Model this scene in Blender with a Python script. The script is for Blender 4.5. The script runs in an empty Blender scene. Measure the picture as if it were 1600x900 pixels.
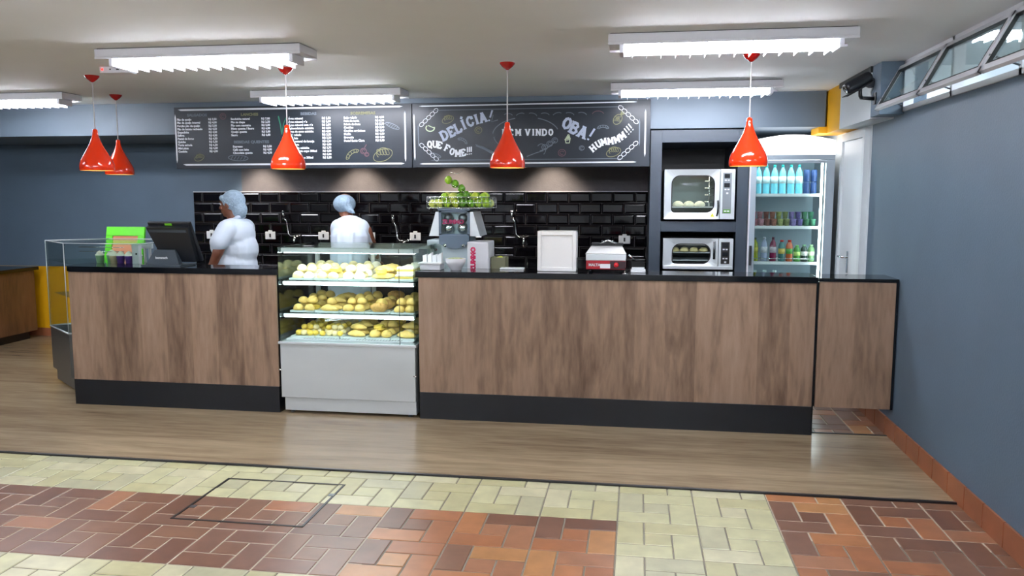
import bpy, bmesh, math, random
from mathutils import Vector, Matrix
PI = math.pi
C = bpy.context.scene.collection
rnd = random.Random(7)

# ------------------------------------------------------------------ camera, light, exposure
cam_d = bpy.data.cameras.new('camera'); cam = bpy.data.objects.new('camera', cam_d); C.objects.link(cam)
cam_d.sensor_width = 36.0; cam_d.lens = 1261.06 * 36.0 / 1600.0; cam_d.clip_start = 0.05; cam_d.clip_end = 60
cam.location = (0, 0, 1.65)
cam.rotation_euler = (math.radians(90 - 6.515), 0, math.radians(8.742))
bpy.context.scene.camera = cam
sc = bpy.context.scene
sc.view_settings.view_transform = 'Standard'; sc.view_settings.look = 'None'
sc.view_settings.gamma = 1; sc.view_settings.use_curve_mapping = False
EXPOSURE = 0.0
TUBE = 94.0           # emission of the fluorescent tubes
sc.view_settings.exposure = EXPOSURE
w = bpy.data.worlds.new('world'); sc.world = w; w.use_nodes = True
w.node_tree.nodes['Background'].inputs[0].default_value = (0.75, 0.85, 1, 1)
w.node_tree.nodes['Background'].inputs[1].default_value = 0.25
CEIL = 2.535

# ------------------------------------------------------------------ materials
def lin(c):
    return tuple(((v/255)/12.92 if v/255 <= .04045 else ((v/255+.055)/1.055)**2.4) for v in c) + (1,)
def mat(name, col, rough=.5, metal=0, noise=0, nscale=20, bump=0, bscale=60, emit=None, estr=0, trans=0, ior=1.45, coat=0, stretch=(1,1,1), sss=0, spec=None):
    m = bpy.data.materials.new(name); m.use_nodes = True
    nt = m.node_tree; b = nt.nodes['Principled BSDF']
    b.inputs['Roughness'].default_value = rough; b.inputs['Metallic'].default_value = metal
    b.inputs['Base Color'].default_value = lin(col)
    if spec is not None: b.inputs['Specular IOR Level'].default_value = spec
    if coat: b.inputs['Coat Weight'].default_value = coat; b.inputs['Coat Roughness'].default_value = .05
    if trans: b.inputs['Transmission Weight'].default_value = trans; b.inputs['IOR'].default_value = ior
    if emit: b.inputs['Emission Color'].default_value = lin(emit); b.inputs['Emission Strength'].default_value = estr
    if noise or bump:
        g = nt.nodes.new('ShaderNodeNewGeometry'); mp = nt.nodes.new('ShaderNodeMapping')
        mp.inputs['Scale'].default_value = stretch
        nt.links.new(g.outputs['Position'], mp.inputs['Vector'])
    if noise:
        n = nt.nodes.new('ShaderNodeTexNoise'); n.inputs['Scale'].default_value = nscale; n.inputs['Detail'].default_value = 4
        nt.links.new(mp.outputs[0], n.inputs['Vector'])
        r = nt.nodes.new('ShaderNodeMapRange'); r.inputs['From Min'].default_value = .3; r.inputs['From Max'].default_value = .7
        r.inputs['To Min'].default_value = 1-noise; r.inputs['To Max'].default_value = 1+noise
        nt.links.new(n.outputs['Fac'], r.inputs['Value'])
        mx = nt.nodes.new('ShaderNodeVectorMath'); mx.operation = 'SCALE'; mx.inputs[0].default_value = lin(col)[:3]
        nt.links.new(r.outputs[0], mx.inputs['Scale']); nt.links.new(mx.outputs[0], b.inputs['Base Color'])
    if bump:
        n2 = nt.nodes.new('ShaderNodeTexNoise'); n2.inputs['Scale'].default_value = bscale; n2.inputs['Detail'].default_value = 3
        nt.links.new(mp.outputs[0], n2.inputs['Vector'])
        bm_ = nt.nodes.new('ShaderNodeBump'); bm_.inputs['Strength'].default_value = bump; bm_.inputs['Distance'].default_value = .01
        nt.links.new(n2.outputs['Fac'], bm_.inputs['Height']); nt.links.new(bm_.outputs[0], b.inputs['Normal'])
    return m
def ramp_wood(name, stops, axis, plank, rough, grain=(1,1,1), seed=0, bump=.05, lo=.0, coat=0):
    """wood: streaky grain along one axis plus plank-wise tone changes across it"""
    m = bpy.data.materials.new(name); m.use_nodes = True; nt = m.node_tree; L = nt.links
    b = nt.nodes['Principled BSDF']; b.inputs['Roughness'].default_value = rough
    if coat: b.inputs['Coat Weight'].default_value = coat; b.inputs['Coat Roughness'].default_value = .15
    g = nt.nodes.new('ShaderNodeNewGeometry'); mp = nt.nodes.new('ShaderNodeMapping')
    mp.inputs['Scale'].default_value = grain; mp.inputs['Location'].default_value = (seed, seed*.7, seed*.3)
    L.new(g.outputs['Position'], mp.inputs['Vector'])
    n1 = nt.nodes.new('ShaderNodeTexNoise'); n1.inputs['Scale'].default_value = 1; n1.inputs['Detail'].default_value = 6; n1.inputs['Roughness'].default_value = .6; n1.inputs['Distortion'].default_value = .8
    L.new(mp.outputs[0], n1.inputs['Vector'])
    mp2 = nt.nodes.new('ShaderNodeMapping'); mp2.inputs['Scale'].default_value = tuple(v*5 for v in grain)
    L.new(g.outputs['Position'], mp2.inputs['Vector'])
    n2 = nt.nodes.new('ShaderNodeTexNoise'); n2.inputs['Scale'].default_value = 1; n2.inputs['Detail'].default_value = 5
    L.new(mp2.outputs[0], n2.inputs['Vector'])
    # plank tone: white noise on the floored coordinate
    sp = nt.nodes.new('ShaderNodeSeparateXYZ'); L.new(g.outputs['Position'], sp.inputs[0])
    dv = nt.nodes.new('ShaderNodeMath'); dv.operation = 'DIVIDE'; dv.inputs[1].default_value = plank
    L.new(sp.outputs[axis], dv.inputs[0])
    fl = nt.nodes.new('ShaderNodeMath'); fl.operation = 'FLOOR'; L.new(dv.outputs[0], fl.inputs[0])
    wn = nt.nodes.new('ShaderNodeTexWhiteNoise'); wn.noise_dimensions = '1D'; L.new(fl.outputs[0], wn.inputs['W'])
    a1 = nt.nodes.new('ShaderNodeMath'); a1.operation = 'MULTIPLY'; a1.inputs[1].default_value = .62; L.new(n1.outputs['Fac'], a1.inputs[0])
    a2 = nt.nodes.new('ShaderNodeMath'); a2.operation = 'MULTIPLY_ADD'; a2.inputs[1].default_value = .3; L.new(n2.outputs['Fac'], a2.inputs[0]); L.new(a1.outputs[0], a2.inputs[2])
    a3 = nt.nodes.new('ShaderNodeMath'); a3.operation = 'MULTIPLY_ADD'; a3.inputs[1].default_value = .16; L.new(wn.outputs['Value'], a3.inputs[0]); L.new(a2.outputs[0], a3.inputs[2])
    cr = nt.nodes.new('ShaderNodeValToRGB'); L.new(a3.outputs[0], cr.inputs[0])
    e = cr.color_ramp.elements
    e[0].position = stops[0][0]; e[0].color = lin(stops[0][1]); e[1].position = stops[-1][0]; e[1].color = lin(stops[-1][1])
    for p, c in stops[1:-1]:
        q = e.new(p); q.color = lin(c)
    L.new(cr.outputs[0], b.inputs['Base Color'])
    if bump:
        bp = nt.nodes.new('ShaderNodeBump'); bp.inputs['Strength'].default_value = bump; bp.inputs['Distance'].default_value = .004
        L.new(n2.outputs['Fac'], bp.inputs['Height']); L.new(bp.outputs[0], b.inputs['Normal'])
    return m
def glass_mat(name, tint=(235,245,240), refl=1.0):
    m = bpy.data.materials.new(name); m.use_nodes = True; nt = m.node_tree; L = nt.links
    nt.nodes.remove(nt.nodes['Principled BSDF']); out = nt.nodes['Material Output']
    t = nt.nodes.new('ShaderNodeBsdfTransparent'); t.inputs[0].default_value = lin(tint)
    g = nt.nodes.new('ShaderNodeBsdfGlossy'); g.inputs['Roughness'].default_value = .02
    f = nt.nodes.new('ShaderNodeFresnel'); f.inputs['IOR'].default_value = 1.5
    k = nt.nodes.new('ShaderNodeMath'); k.operation = 'MULTIPLY'; k.inputs[1].default_value = refl; L.new(f.outputs[0], k.inputs[0])
    mx = nt.nodes.new('ShaderNodeMixShader'); L.new(k.outputs[0], mx.inputs[0]); L.new(t.outputs[0], mx.inputs[1]); L.new(g.outputs[0], mx.inputs[2])
    L.new(mx.outputs[0], out.inputs[0]); return m
def brick_mat(name):
    m = bpy.data.materials.new(name); m.use_nodes = True; nt = m.node_tree; L = nt.links
    b = nt.nodes['Principled BSDF']; b.inputs['Roughness'].default_value = .3
    at = nt.nodes.new('ShaderNodeAttribute'); at.attribute_name = 'tone'
    g = nt.nodes.new('ShaderNodeNewGeometry')
    n = nt.nodes.new('ShaderNodeTexNoise'); n.inputs['Scale'].default_value = 9; n.inputs['Detail'].default_value = 5
    L.new(g.outputs['Position'], n.inputs['Vector'])
    r = nt.nodes.new('ShaderNodeMapRange'); r.inputs['From Min'].default_value = .3; r.inputs['From Max'].default_value = .7
    r.inputs['To Min'].default_value = .86; r.inputs['To Max'].default_value = 1.12
    L.new(n.outputs['Fac'], r.inputs['Value'])
    v = nt.nodes.new('ShaderNodeVectorMath'); v.operation = 'SCALE'; L.new(at.outputs['Color'], v.inputs[0]); L.new(r.outputs[0], v.inputs['Scale'])
    L.new(v.outputs[0], b.inputs['Base Color'])
    return m
M = {}
M['wall'] = mat('blue_grey_wall_paint', (83,102,119), .55, noise=.04, nscale=3, bump=.12, bscale=90)
M['beam'] = mat('beam_paint', (90,104,117), .5, noise=.03, nscale=3)
M['ceiling'] = mat('ceiling_plaster', (228,232,234), .75, noise=.02, nscale=2, bump=.05, bscale=120)
M['white'] = mat('white_paint', (222,228,232), .4)
M['whitewall'] = mat('white_wall_paint', (214,222,226), .5, noise=.02, nscale=2)
M['yellow'] = mat('yellow_paint', (222,165,8), .5, noise=.03, nscale=4)
M['black'] = mat('black_laminate', (12,17,24), .22)
M['granite'] = mat('black_granite', (8,10,14), .07, noise=.5, nscale=220)
M['plinth'] = mat('black_plinth', (12,17,24), .35, noise=.1, nscale=8)
M['navy'] = mat('dark_navy_laminate', (42,54,66), .4)
M['dark'] = mat('dark_recess', (14,18,24), .5)
M['trimblack'] = mat('black_trim', (14,16,20), .4)
M['groutdark'] = mat('tile_grout', (74,70,72), .8)
M['metro'] = mat('black_glazed_tile', (8,7,11), .06, noise=.3, nscale=3)
M['warmlitwall'] = mat('wall_tinted_by_warm_light', (104,102,106), .7, noise=.06, nscale=14, bump=.25, bscale=70)  # blue-grey wall above the tiles, with the spotlights' warm glow put into its colour
M['panelwood'] = ramp_wood('brown_wood_panel', [(.34,(84,64,50)),(.46,(112,90,72)),(.58,(136,112,92)),(.74,(152,128,108))], 0, .21, .42, grain=(7,7,1.1), seed=3)
M['sidewood'] = ramp_wood('brown_wood_end_panel', [(.36,(60,40,26)),(.5,(94,64,42)),(.7,(118,84,58))], 1, .3, .45, grain=(5,5,1), seed=9)
M['laminate'] = ramp_wood('oak_floor_laminate', [(.34,(110,94,72)),(.5,(140,122,96)),(.68,(160,143,115))], 1, .19, .27, grain=(1.0,9,9), seed=5, bump=.02)
M['brick'] = brick_mat('floor_brick_tiles')
M['grout'] = mat('floor_grout', (118,112,98), .8, noise=.1, nscale=6)
M['groutpale'] = mat('pale_floor_grout', (176,166,146), .8, noise=.1, nscale=6)
M['groutlight'] = mat('baseboard_grout', (150,140,128), .8)
M['skirt'] = mat('brown_skirting_tile', (146,88,58), .35, noise=.18, nscale=5)
M['steel'] = mat('brushed_steel', (206,214,218), .38, metal=.55, noise=.05, nscale=1.3, stretch=(1,1,3))
M['steeldk'] = mat('dark_steel', (120,126,132), .3, metal=.9)
M['chrome'] = mat('chrome', (230,232,235), .08, metal=1)
M['whitemetal'] = mat('white_enamel_metal', (212,214,220), .4)
M['glass'] = glass_mat('clear_glass', (246,252,250), .6)
M['glassgreen'] = glass_mat('greenish_glass', (242,250,246), .6)
M['glassdark'] = glass_mat('smoked_glass', (120,130,135), 1.3)
M['tube'] = mat('lit_fluorescent_tube', (255,255,255), .5, emit=(244,246,255), estr=TUBE)
M['tube2'] = mat('lit_corridor_tube', (255,255,255), .5, emit=(236,246,255), estr=260)
M['led'] = mat('lit_led_strip', (255,255,255), .5, emit=(244,250,255), estr=24)
M['dome'] = mat('lit_fridge_canopy', (255,255,255), .5, emit=(250,252,255), estr=2.2)
M['bulb'] = mat('lit_warm_bulb', (255,240,200), .5, emit=(255,214,140), estr=14)
M['orange'] = mat('orange_enamel', (226,50,10), .12, coat=.6)
M['cream'] = mat('shade_inside', (245,225,180), .5)
M['cord'] = mat('white_cord', (205,205,205), .5)
M['redcap'] = mat('red_canopy_cup', (150,14,10), .2)

# ------------------------------------------------------------------ mesh builder
class MB:
    def __init__(s):
        s.bm = bmesh.new(); s.mi = 0; s.M = None
        s.vd = s.bm.verts.layers.int.new('done'); s.fd = s.bm.faces.layers.int.new('done')
    def _fin(s, n0v, n0f, smooth=None):
        for v in s.bm.verts:
            if not v[s.vd]:
                v[s.vd] = 1
                if s.M is not None: v.co = s.M @ v.co
        for f in s.bm.faces:
            if not f[s.fd]:
                f[s.fd] = 1; f.material_index = s.mi
                if smooth is not None: f.smooth = smooth
    def box(s, x0,x1,y0,y1,z0,z1, bev=0, seg=2):
        n0, f0 = len(s.bm.verts), len(s.bm.faces)
        r = bmesh.ops.create_cube(s.bm, size=1)
        for v in r['verts']:
            v.co = Vector(((x0+x1)/2+v.co.x*(x1-x0), (y0+y1)/2+v.co.y*(y1-y0), (z0+z1)/2+v.co.z*(z1-z0)))
        if bev:
            es = list({e for v in r['verts'] for e in v.link_edges})
            bmesh.ops.bevel(s.bm, geom=es, offset=bev, segments=seg, affect='EDGES', profile=.6)
        s._fin(n0, f0); return s
    def poly(s, pts):
        n0, f0 = len(s.bm.verts), len(s.bm.faces)
        s.bm.faces.new([s.bm.verts.new(p) for p in pts]); s._fin(n0, f0); return s
    def prism(s, pts, d):
        """closed outline of 3D points swept by vector d"""
        n0, f0 = len(s.bm.verts), len(s.bm.faces)
        a = [s.bm.verts.new(p) for p in pts]; d = Vector(d); b = [s.bm.verts.new(Vector(p)+d) for p in pts]
        n = len(pts)
        s.bm.faces.new(a[::-1]); s.bm.faces.new(b)
        for i in range(n): s.bm.faces.new([a[i], a[(i+1) % n], b[(i+1) % n], b[i]])
        bmesh.ops.recalc_face_normals(s.bm, faces=[f for f in s.bm.faces if not f[s.fd]])
        s._fin(n0, f0); return s
    def lathe(s, c, prof, n=20, sx=1, sy=1, smooth=True, close=False):
        n0, f0 = len(s.bm.verts), len(s.bm.faces); rings = []
        for r, z in prof:
            rings.append([s.bm.verts.new((c[0]+max(r,1e-5)*sx*math.cos(2*PI*i/n), c[1]+max(r,1e-5)*sy*math.sin(2*PI*i/n), c[2]+z)) for i in range(n)])
        for a, b in zip(rings, rings[1:]):
            for i in range(n): s.bm.faces.new([a[i], a[(i+1) % n], b[(i+1) % n], b[i]])
        if prof[0][0] > 1e-4 and close: s.bm.faces.new(rings[0][::-1])
        if prof[-1][0] > 1e-4 and close: s.bm.faces.new(rings[-1])
        s._fin(n0, f0, smooth); return s
    def tube(s, pts, r, n=8, smooth=True):
        n0, f0 = len(s.bm.verts), len(s.bm.faces); pts = [Vector(p) for p in pts]; rings = []
        rr = r if isinstance(r, (list, tuple)) else [r]*len(pts)
        t0 = (pts[1]-pts[0]).normalized(); up = Vector((0,0,1)) if abs(t0.z) < .9 else Vector((1,0,0))
        nrm = t0.cross(up).normalized()
        for i, p in enumerate(pts):
            t = ((pts[min(i+1,len(pts)-1)]-pts[max(i-1,0)])).normalized()
            nrm = (nrm - t*nrm.dot(t)).normalized(); bi = t.cross(nrm)
            rings.append([s.bm.verts.new(p + (nrm*math.cos(2*PI*k/n)+bi*math.sin(2*PI*k/n))*rr[i]) for k in range(n)])
        for a, b in zip(rings, rings[1:]):
            for i in range(n): s.bm.faces.new([a[i], a[(i+1) % n], b[(i+1) % n], b[i]])
        s.bm.faces.new(rings[0][::-1]); s.bm.faces.new(rings[-1])
        s._fin(n0, f0, smooth); return s
    def ball(s, c, r, u=14, v=9, smooth=True, fn=None):
        if not isinstance(r, (list, tuple)): r = (r, r, r)
        n0, f0 = len(s.bm.verts), len(s.bm.faces)
        q = bmesh.ops.create_uvsphere(s.bm, u_segments=u, v_segments=v, radius=1)
        for w_ in q['verts']:
            p = w_.co.copy()
            if fn: p = fn(p)
            w_.co = Vector((c[0]+p.x*r[0], c[1]+p.y*r[1], c[2]+p.z*r[2]))
        s._fin(n0, f0, smooth); return s
    def capsule(s, a, b, ra, rb, n=12):
        a = Vector(a); b = Vector(b); d = (b-a)
        s.ball(a, ra, n, 8); s.ball(b, rb, n, 8)
        if d.length > 1e-4: s.tube([a, b], [ra, rb], n)
        return s
    def text(s, body, size, x, y, z, align='LEFT', rot=0, bold=0, space=1, extr=.0005, axis='-Y', width=None):
        cu = bpy.data.curves.new('t', 'FONT'); cu.body = body; cu.size = size; cu.align_x = align; cu.align_y = 'CENTER'
        cu.offset = bold; cu.extrude = extr; cu.space_character = space; cu.resolution_u = 2
        o = bpy.data.objects.new('t', cu); C.objects.link(o)
        bpy.context.view_layer.update()
        dg = bpy.context.evaluated_depsgraph_get(); me = bpy.data.meshes.new_from_object(o.evaluated_get(dg))
        k = 1
        if width:
            xs = [v.co.x for v in me.vertices]; k = width/(max(xs)-min(xs)) if xs else 1
        if axis == '-Y': T = Matrix.Translation((x,y,z)) @ Matrix.Rotation(PI/2, 4, 'X') @ Matrix.Rotation(rot, 4, 'Z') @ Matrix.Diagonal((k,1,1,1))
        elif axis == 'X-': T = Matrix.Translation((x,y,z)) @ Matrix.Rotation(-PI/2, 4, 'Z') @ Matrix.Rotation(PI/2, 4, 'X')
        else: T = Matrix.Translation((x,y,z)) @ axis @ Matrix.Rotation(rot, 4, 'Z') @ Matrix.Diagonal((k,1,1,1))
        me.transform(T); n0, f0 = len(s.bm.verts), len(s.bm.faces); s.bm.from_mesh(me); s._fin(n0, f0)
        bpy.data.objects.remove(o); bpy.data.curves.remove(cu); bpy.data.meshes.remove(me); return s
    def ribbon(s, pts, wd, y, closed=False):
        """chalk stroke on a wall facing -Y: points (x,z)"""
        n0, f0 = len(s.bm.verts), len(s.bm.faces); P = [Vector(p) for p in pts]; n = len(P); A = []
        for i in range(n):
            a = P[(i-1) % n] if (closed or i > 0) else P[i]; b = P[(i+1) % n] if (closed or i < n-1) else P[i]
            t = (b-a); t = t.normalized() if t.length > 1e-9 else Vector((1,0)); nn = Vector((-t.y, t.x))*wd/2
            A.append((s.bm.verts.new((P[i].x+nn.x, y, P[i].y+nn.y)), s.bm.verts.new((P[i].x-nn.x, y, P[i].y-nn.y))))
        for i in range(n if closed else n-1):
            a, b = A[i], A[(i+1) % n]; s.bm.faces.new([a[0], a[1], b[1], b[0]])
        s._fin(n0, f0); return s
    def build(s, name, mats, parent=None, label=None, cat=None, group=None, kind=None, org=None, keep=False):
        if not isinstance(mats, (list, tuple)): mats = [mats]
        me = bpy.data.meshes.new(name)
        vs = s.bm.verts
        if parent is not None:
            off = Vector((0,0,0)); p = parent
            while p: off += p.location; p = p.parent
            loc = Vector((0,0,0))
        elif keep: off = Vector((0,0,0)); loc = off
        else:
            xs = [v.co.x for v in vs]; ys = [v.co.y for v in vs]; zs = [v.co.z for v in vs]
            off = Vector(((min(xs)+max(xs))/2, (min(ys)+max(ys))/2, min(zs))); loc = off.copy()
        for v in vs: v.co -= off
        s.bm.verts.layers.int.remove(s.vd); s.bm.faces.layers.int.remove(s.fd)
        s.bm.to_mesh(me); s.bm.free()
        for m in mats: me.materials.append(M[m] if isinstance(m, str) else m)
        o = bpy.data.objects.new(name, me); C.objects.link(o); o.location = loc
        if parent is not None: o.parent = parent
        if label: o['label'] = label
        if cat: o['category'] = cat
        if group: o['group'] = group
        if kind: o['kind'] = kind
        return o
def thing(name, label, cat, loc, group=None):
    o = bpy.data.objects.new(name, None); C.objects.link(o); o.location = loc; o.empty_display_size = .1
    o['label'] = label; o['category'] = cat
    if group: o['group'] = group
    return o
def kids(o): return [c for c in C.objects if c.parent == o]
def dup(root, loc, rotz=None, label=None, group=None, tree=None):
    r = root.copy(); C.objects.link(r); r.location = loc
    if rotz is not None: r.rotation_euler = (0,0,rotz)
    if label: r['label'] = label
    if group: r['group'] = group
    for ch in (tree if tree is not None else kids(root)):
        g = kids(ch); c = ch.copy(); C.objects.link(c); c.parent = r
        for q in g:
            d = q.copy(); C.objects.link(d); d.parent = c
    return r
def S(name, mb, m): return mb.build(name, m, kind='structure', keep=True)
ORD = ['first','second','third','fourth','fifth','sixth','seventh','eighth','ninth','tenth','eleventh','twelfth']

# ------------------------------------------------------------------ the setting
XR = 1.743; YB = 8.5; YC = 5.676
# bricks in a pinwheel pattern
CREAM = [(192,190,150),(184,180,138),(198,194,160),(178,176,144)]
DARK = [(110,76,58),(102,69,53),(118,84,64),(112,80,64)]
ORNG = [(162,108,70),(150,97,64),(170,122,78),(150,104,76)]
def brick_colour(x, y):
    cream = (y > 4.0 and x < .73) or (-.07 < x < .73) or (y < 3.2 and x < -.07 and y > 2.4)
    if 5.7 < y: cream = False
    if cream: return rnd.choice(CREAM)
    if x < -1.2: return rnd.choice(ORNG if rnd.random() < .1 else DARK)
    if x < 0: return rnd.choice(DARK if rnd.random() < .12 else ORNG)
    if y > 4.3: return rnd.choice(ORNG if (x < 1.1 or rnd.random() < .3) else DARK)
    if y > 3.85: return rnd.choice(DARK if rnd.random() < .85 else ORNG)
    return rnd.choice(DARK if (x > 1.3 and rnd.random() < .7) or rnd.random() < .15 else ORNG)
fb = bmesh.new(); lay = fb.loops.layers.float_color.new('tone')
def brick(x0,x1,y0,y1, clip=None):
    if clip: x0, x1, y0, y1 = max(x0,clip[0]), min(x1,clip[1]), max(y0,clip[2]), min(y1,clip[3])
    if x1-x0 < .02 or y1-y0 < .02: return
    c = lin(brick_colour((x0+x1)/2, (y0+y1)/2)); g = .0028; b = .004; h = .0
    o = [fb.verts.new(p) for p in ((x0+g,y0+g,-.004),(x1-g,y0+g,-.004),(x1-g,y1-g,-.004),(x0+g,y1-g,-.004))]
    i = [fb.verts.new(p) for p in ((x0+g+b,y0+g+b,h),(x1-g-b,y0+g+b,h),(x1-g-b,y1-g-b,h),(x0+g+b,y1-g-b,h))]
    fs = [fb.faces.new(i)] + [fb.faces.new([o[k], o[(k+1)%4], i[(k+1)%4], i[k]]) for k in range(4)]
    for f in fs:
        for l in f.loops: l[lay] = c
U = .4/3
def field(clip):
    kx0 = math.floor((clip[0]+.07)/.4); kx1 = math.ceil((clip[1]+.07)/.4)
    ky0 = math.floor(clip[2]/.4); ky1 = math.ceil(clip[3]/.4)
    for kx in range(kx0, kx1):
        for ky in range(ky0, ky1):
            x, y = -.07+kx*.4, ky*.4
            for (a,b,c,d) in ((0,1,1,3),(1,3,2,3),(2,3,0,2),(0,2,0,1),(1,2,1,2)):
                brick(x+a*U, x+b*U, y+c*U, y+d*U, clip)
field((-9, XR, -2.8, 4.5)); field((1.215, XR, 5.75, YB))
me = bpy.data.meshes.new('floor'); fb.to_mesh(me); fb.free(); me.materials.append(M['brick'])
fo = bpy.data.objects.new('floor', me); C.objects.link(fo); fo['kind'] = 'structure'
S('floor', MB().box(-9,XR+.1,-3,YB+.1,-.1,-.003), 'grout')
m = MB(); m.box(-9,-1.2,3.2,4.0,-.05,-.0026); m.box(.73,XR,3.9,4.5,-.05,-.0026); m.box(1.22,XR,5.75,YB,-.05,-.0026); S('floor', m, 'groutpale')
m = MB(); m.box(-9,1.215,4.512,YB,-.002,.006); m.box(1.215,XR,4.512,5.735,-.002,.006); S('floor', m, 'laminate')
m = MB(); m.box(-9,XR,4.494,4.514,-.002,.011,.003); m.box(1.215,XR,5.733,5.752,-.002,.011,.003); S('trim_1', m, 'trimblack')
# access hatch set in the floor
h = thing('floor_hatch', 'square access hatch with a thin dark metal rim set in the brick floor', 'floor hatch', (-1.985,3.97,0))
m = MB()
for a in ((-2.345,-1.625,4.272,4.282),(-2.345,-1.625,3.675,3.688),(-2.345,-2.333,3.675,4.282),(-1.637,-1.625,3.675,4.282)): m.box(*a,-.002,.003)
m.build('rim', 'trimblack', h)
MB().box(-2.33,-2.30,3.83,3.86,.0,.004).build('lifting_lug', 'steeldk', h); MB().box(-1.66,-1.63,4.10,4.13,.0,.004).build('lifting_lug', 'steeldk', h)

S('ceiling', MB().box(-9,XR+.05,-3,YB+.1,CEIL,CEIL+.1), 'ceiling')
S('wall_back', MB().box(-9,XR+.1,YB,YB+.12,0,CEIL), 'wall')
S('wall_left', MB().box(-9.12,-9,-3,YB,0,CEIL), 'wall')
S('wall_front', MB().box(-9,XR,-3.12,-3,0,CEIL), 'whitewall')
# right wall with the transom opening above it
WY0, WY1, WZ = 2.45, 5.8, 2.205
m = MB(); m.box(XR,XR+.14,-3,6.5,0,WZ); m.box(XR,XR+.14,-3,WY0,WZ,CEIL); m.box(XR,XR+.14,WY1,6.5,WZ,CEIL); S('wall_right', m, 'wall')
S('wall_right', MB().box(1.588,XR,5.79,6.0,2.19,CEIL,.004), 'wall')
m = MB(); m.box(XR,XR+.14,6.5,YB,0,CEIL); m.box(1.588,XR,6.0,6.87,2.18,CEIL); S('wall_right', m, 'whitewall')
S('trim_2', MB().box(1.574,1.59,5.99,6.87,2.495,CEIL), 'trimblack')
# yellow end of the beam, low yellow band on the far left wall
m = MB(); m.box(1.588,XR,6.872,7.6,2.18,CEIL); m.box(1.52,1.588,7.30,7.6,2.18,2.233); S('wall_back', m, 'yellow')
S('wall_back', MB().box(-9,-5.2,YB-.012,YB,.1,.83), 'yellow')
S('trim_3', MB().box(-9,1.572,7.3,YB,2.235,CEIL), 'beam')
# skirting tiles
m = MB(); y = 6.5
while y > -1:
    m.box(XR-.014,XR,y-.228,y-.004,0,.127,.003); y -= .232
S('baseboard_right', m, 'skirt')
S('baseboard_right', MB().box(XR-.008,XR,-1,6.5,0,.123), 'groutlight')
m = MB(); x = -9
while x < -4: m.box(x,x+.226,YB-.02,YB-.008,0,.1,.002); x += .23
S('baseboard_back', m, 'skirt')
# metro tiles
m = MB(); tw, th = .2285, .1142; top = 1.69; r = 0
while top - r*th > .95:
    z1 = top-r*th; z0 = z1-th; x = -4.93 + (0 if r % 2 else -tw/2)
    while x < .11:
        a, b = max(x,-4.93), min(x+tw,.11)
        if b-a > .03:
            g = .0018; prof = ((0,-.014),(.004,-.0185),(.009,-.0208),(.014,-.0220),(.021,-.0227)); rings = []
            jt = rnd.uniform(-.0004,.0004)
            for q, (of, dp) in enumerate(prof):
                e = g+of; rings.append([m.bm.verts.new(p) for p in ((a+e,YB+dp,z0+e),(b-e,YB+dp,z0+e),(b-e,YB+dp+(jt if q == 4 else 0),z1-e),(a+e,YB+dp+(jt if q == 4 else 0),z1-e))])
            m.bm.faces.new(rings[-1])
            for A, B in zip(rings, rings[1:]):
                for k in range(4): m.bm.faces.new([A[k], A[(k+1)%4], B[(k+1)%4], B[k]])
        x += tw
    r += 1
S('wall_back', m, 'metro')
S('wall_back', MB().box(-4.93,.11,YB-.013,YB,.9,1.69), 'groutdark')
S('wall_back', MB().box(-4.35,.11,YB-.004,YB,1.69,2.235), 'warmlitwall')
S('trim_4', MB().box(-4.93,.11,YB-.02,YB,1.69,1.698), 'whitemetal')
# white door in the right wall beyond the counter
d = S('door_1', MB().box(XR-.022,XR,6.62,7.24,0.006,2.10,.004), 'white')
m = MB(); m.box(XR-.04,XR,6.56,6.62,0,2.16); m.box(XR-.04,XR,7.24,7.3,0,2.16); m.box(XR-.04,XR,6.62,7.24,2.10,2.16); m.build('door_frame', 'whitewall', d)
m = MB(); m.box(XR-.032,XR-.022,6.93,6.97,1.02,1.2,.003); m.tube([(XR-.03,6.95,1.15),(XR-.07,6.95,1.15),(XR-.075,7.06,1.15)], .009); m.build('door_handle', 'chrome', d)

# corridor on the other side of the transom windows
S('ceiling', MB().box(XR+.14,4.6,0,8.6,2.9,3.0), 'whitewall')
m = MB(); m.box(4.5,4.6,0,8.6,0,2.9); m.box(XR+.14,4.5,8.5,8.6,0,2.9); m.box(XR+.14,4.5,0,.1,0,2.9); S('wall_far_right', m, 'whitewall')
m = MB(); m.box(4.40,4.5,.1,8.5,2.42,2.52); S('trim_5', m, 'whitewall')

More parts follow.
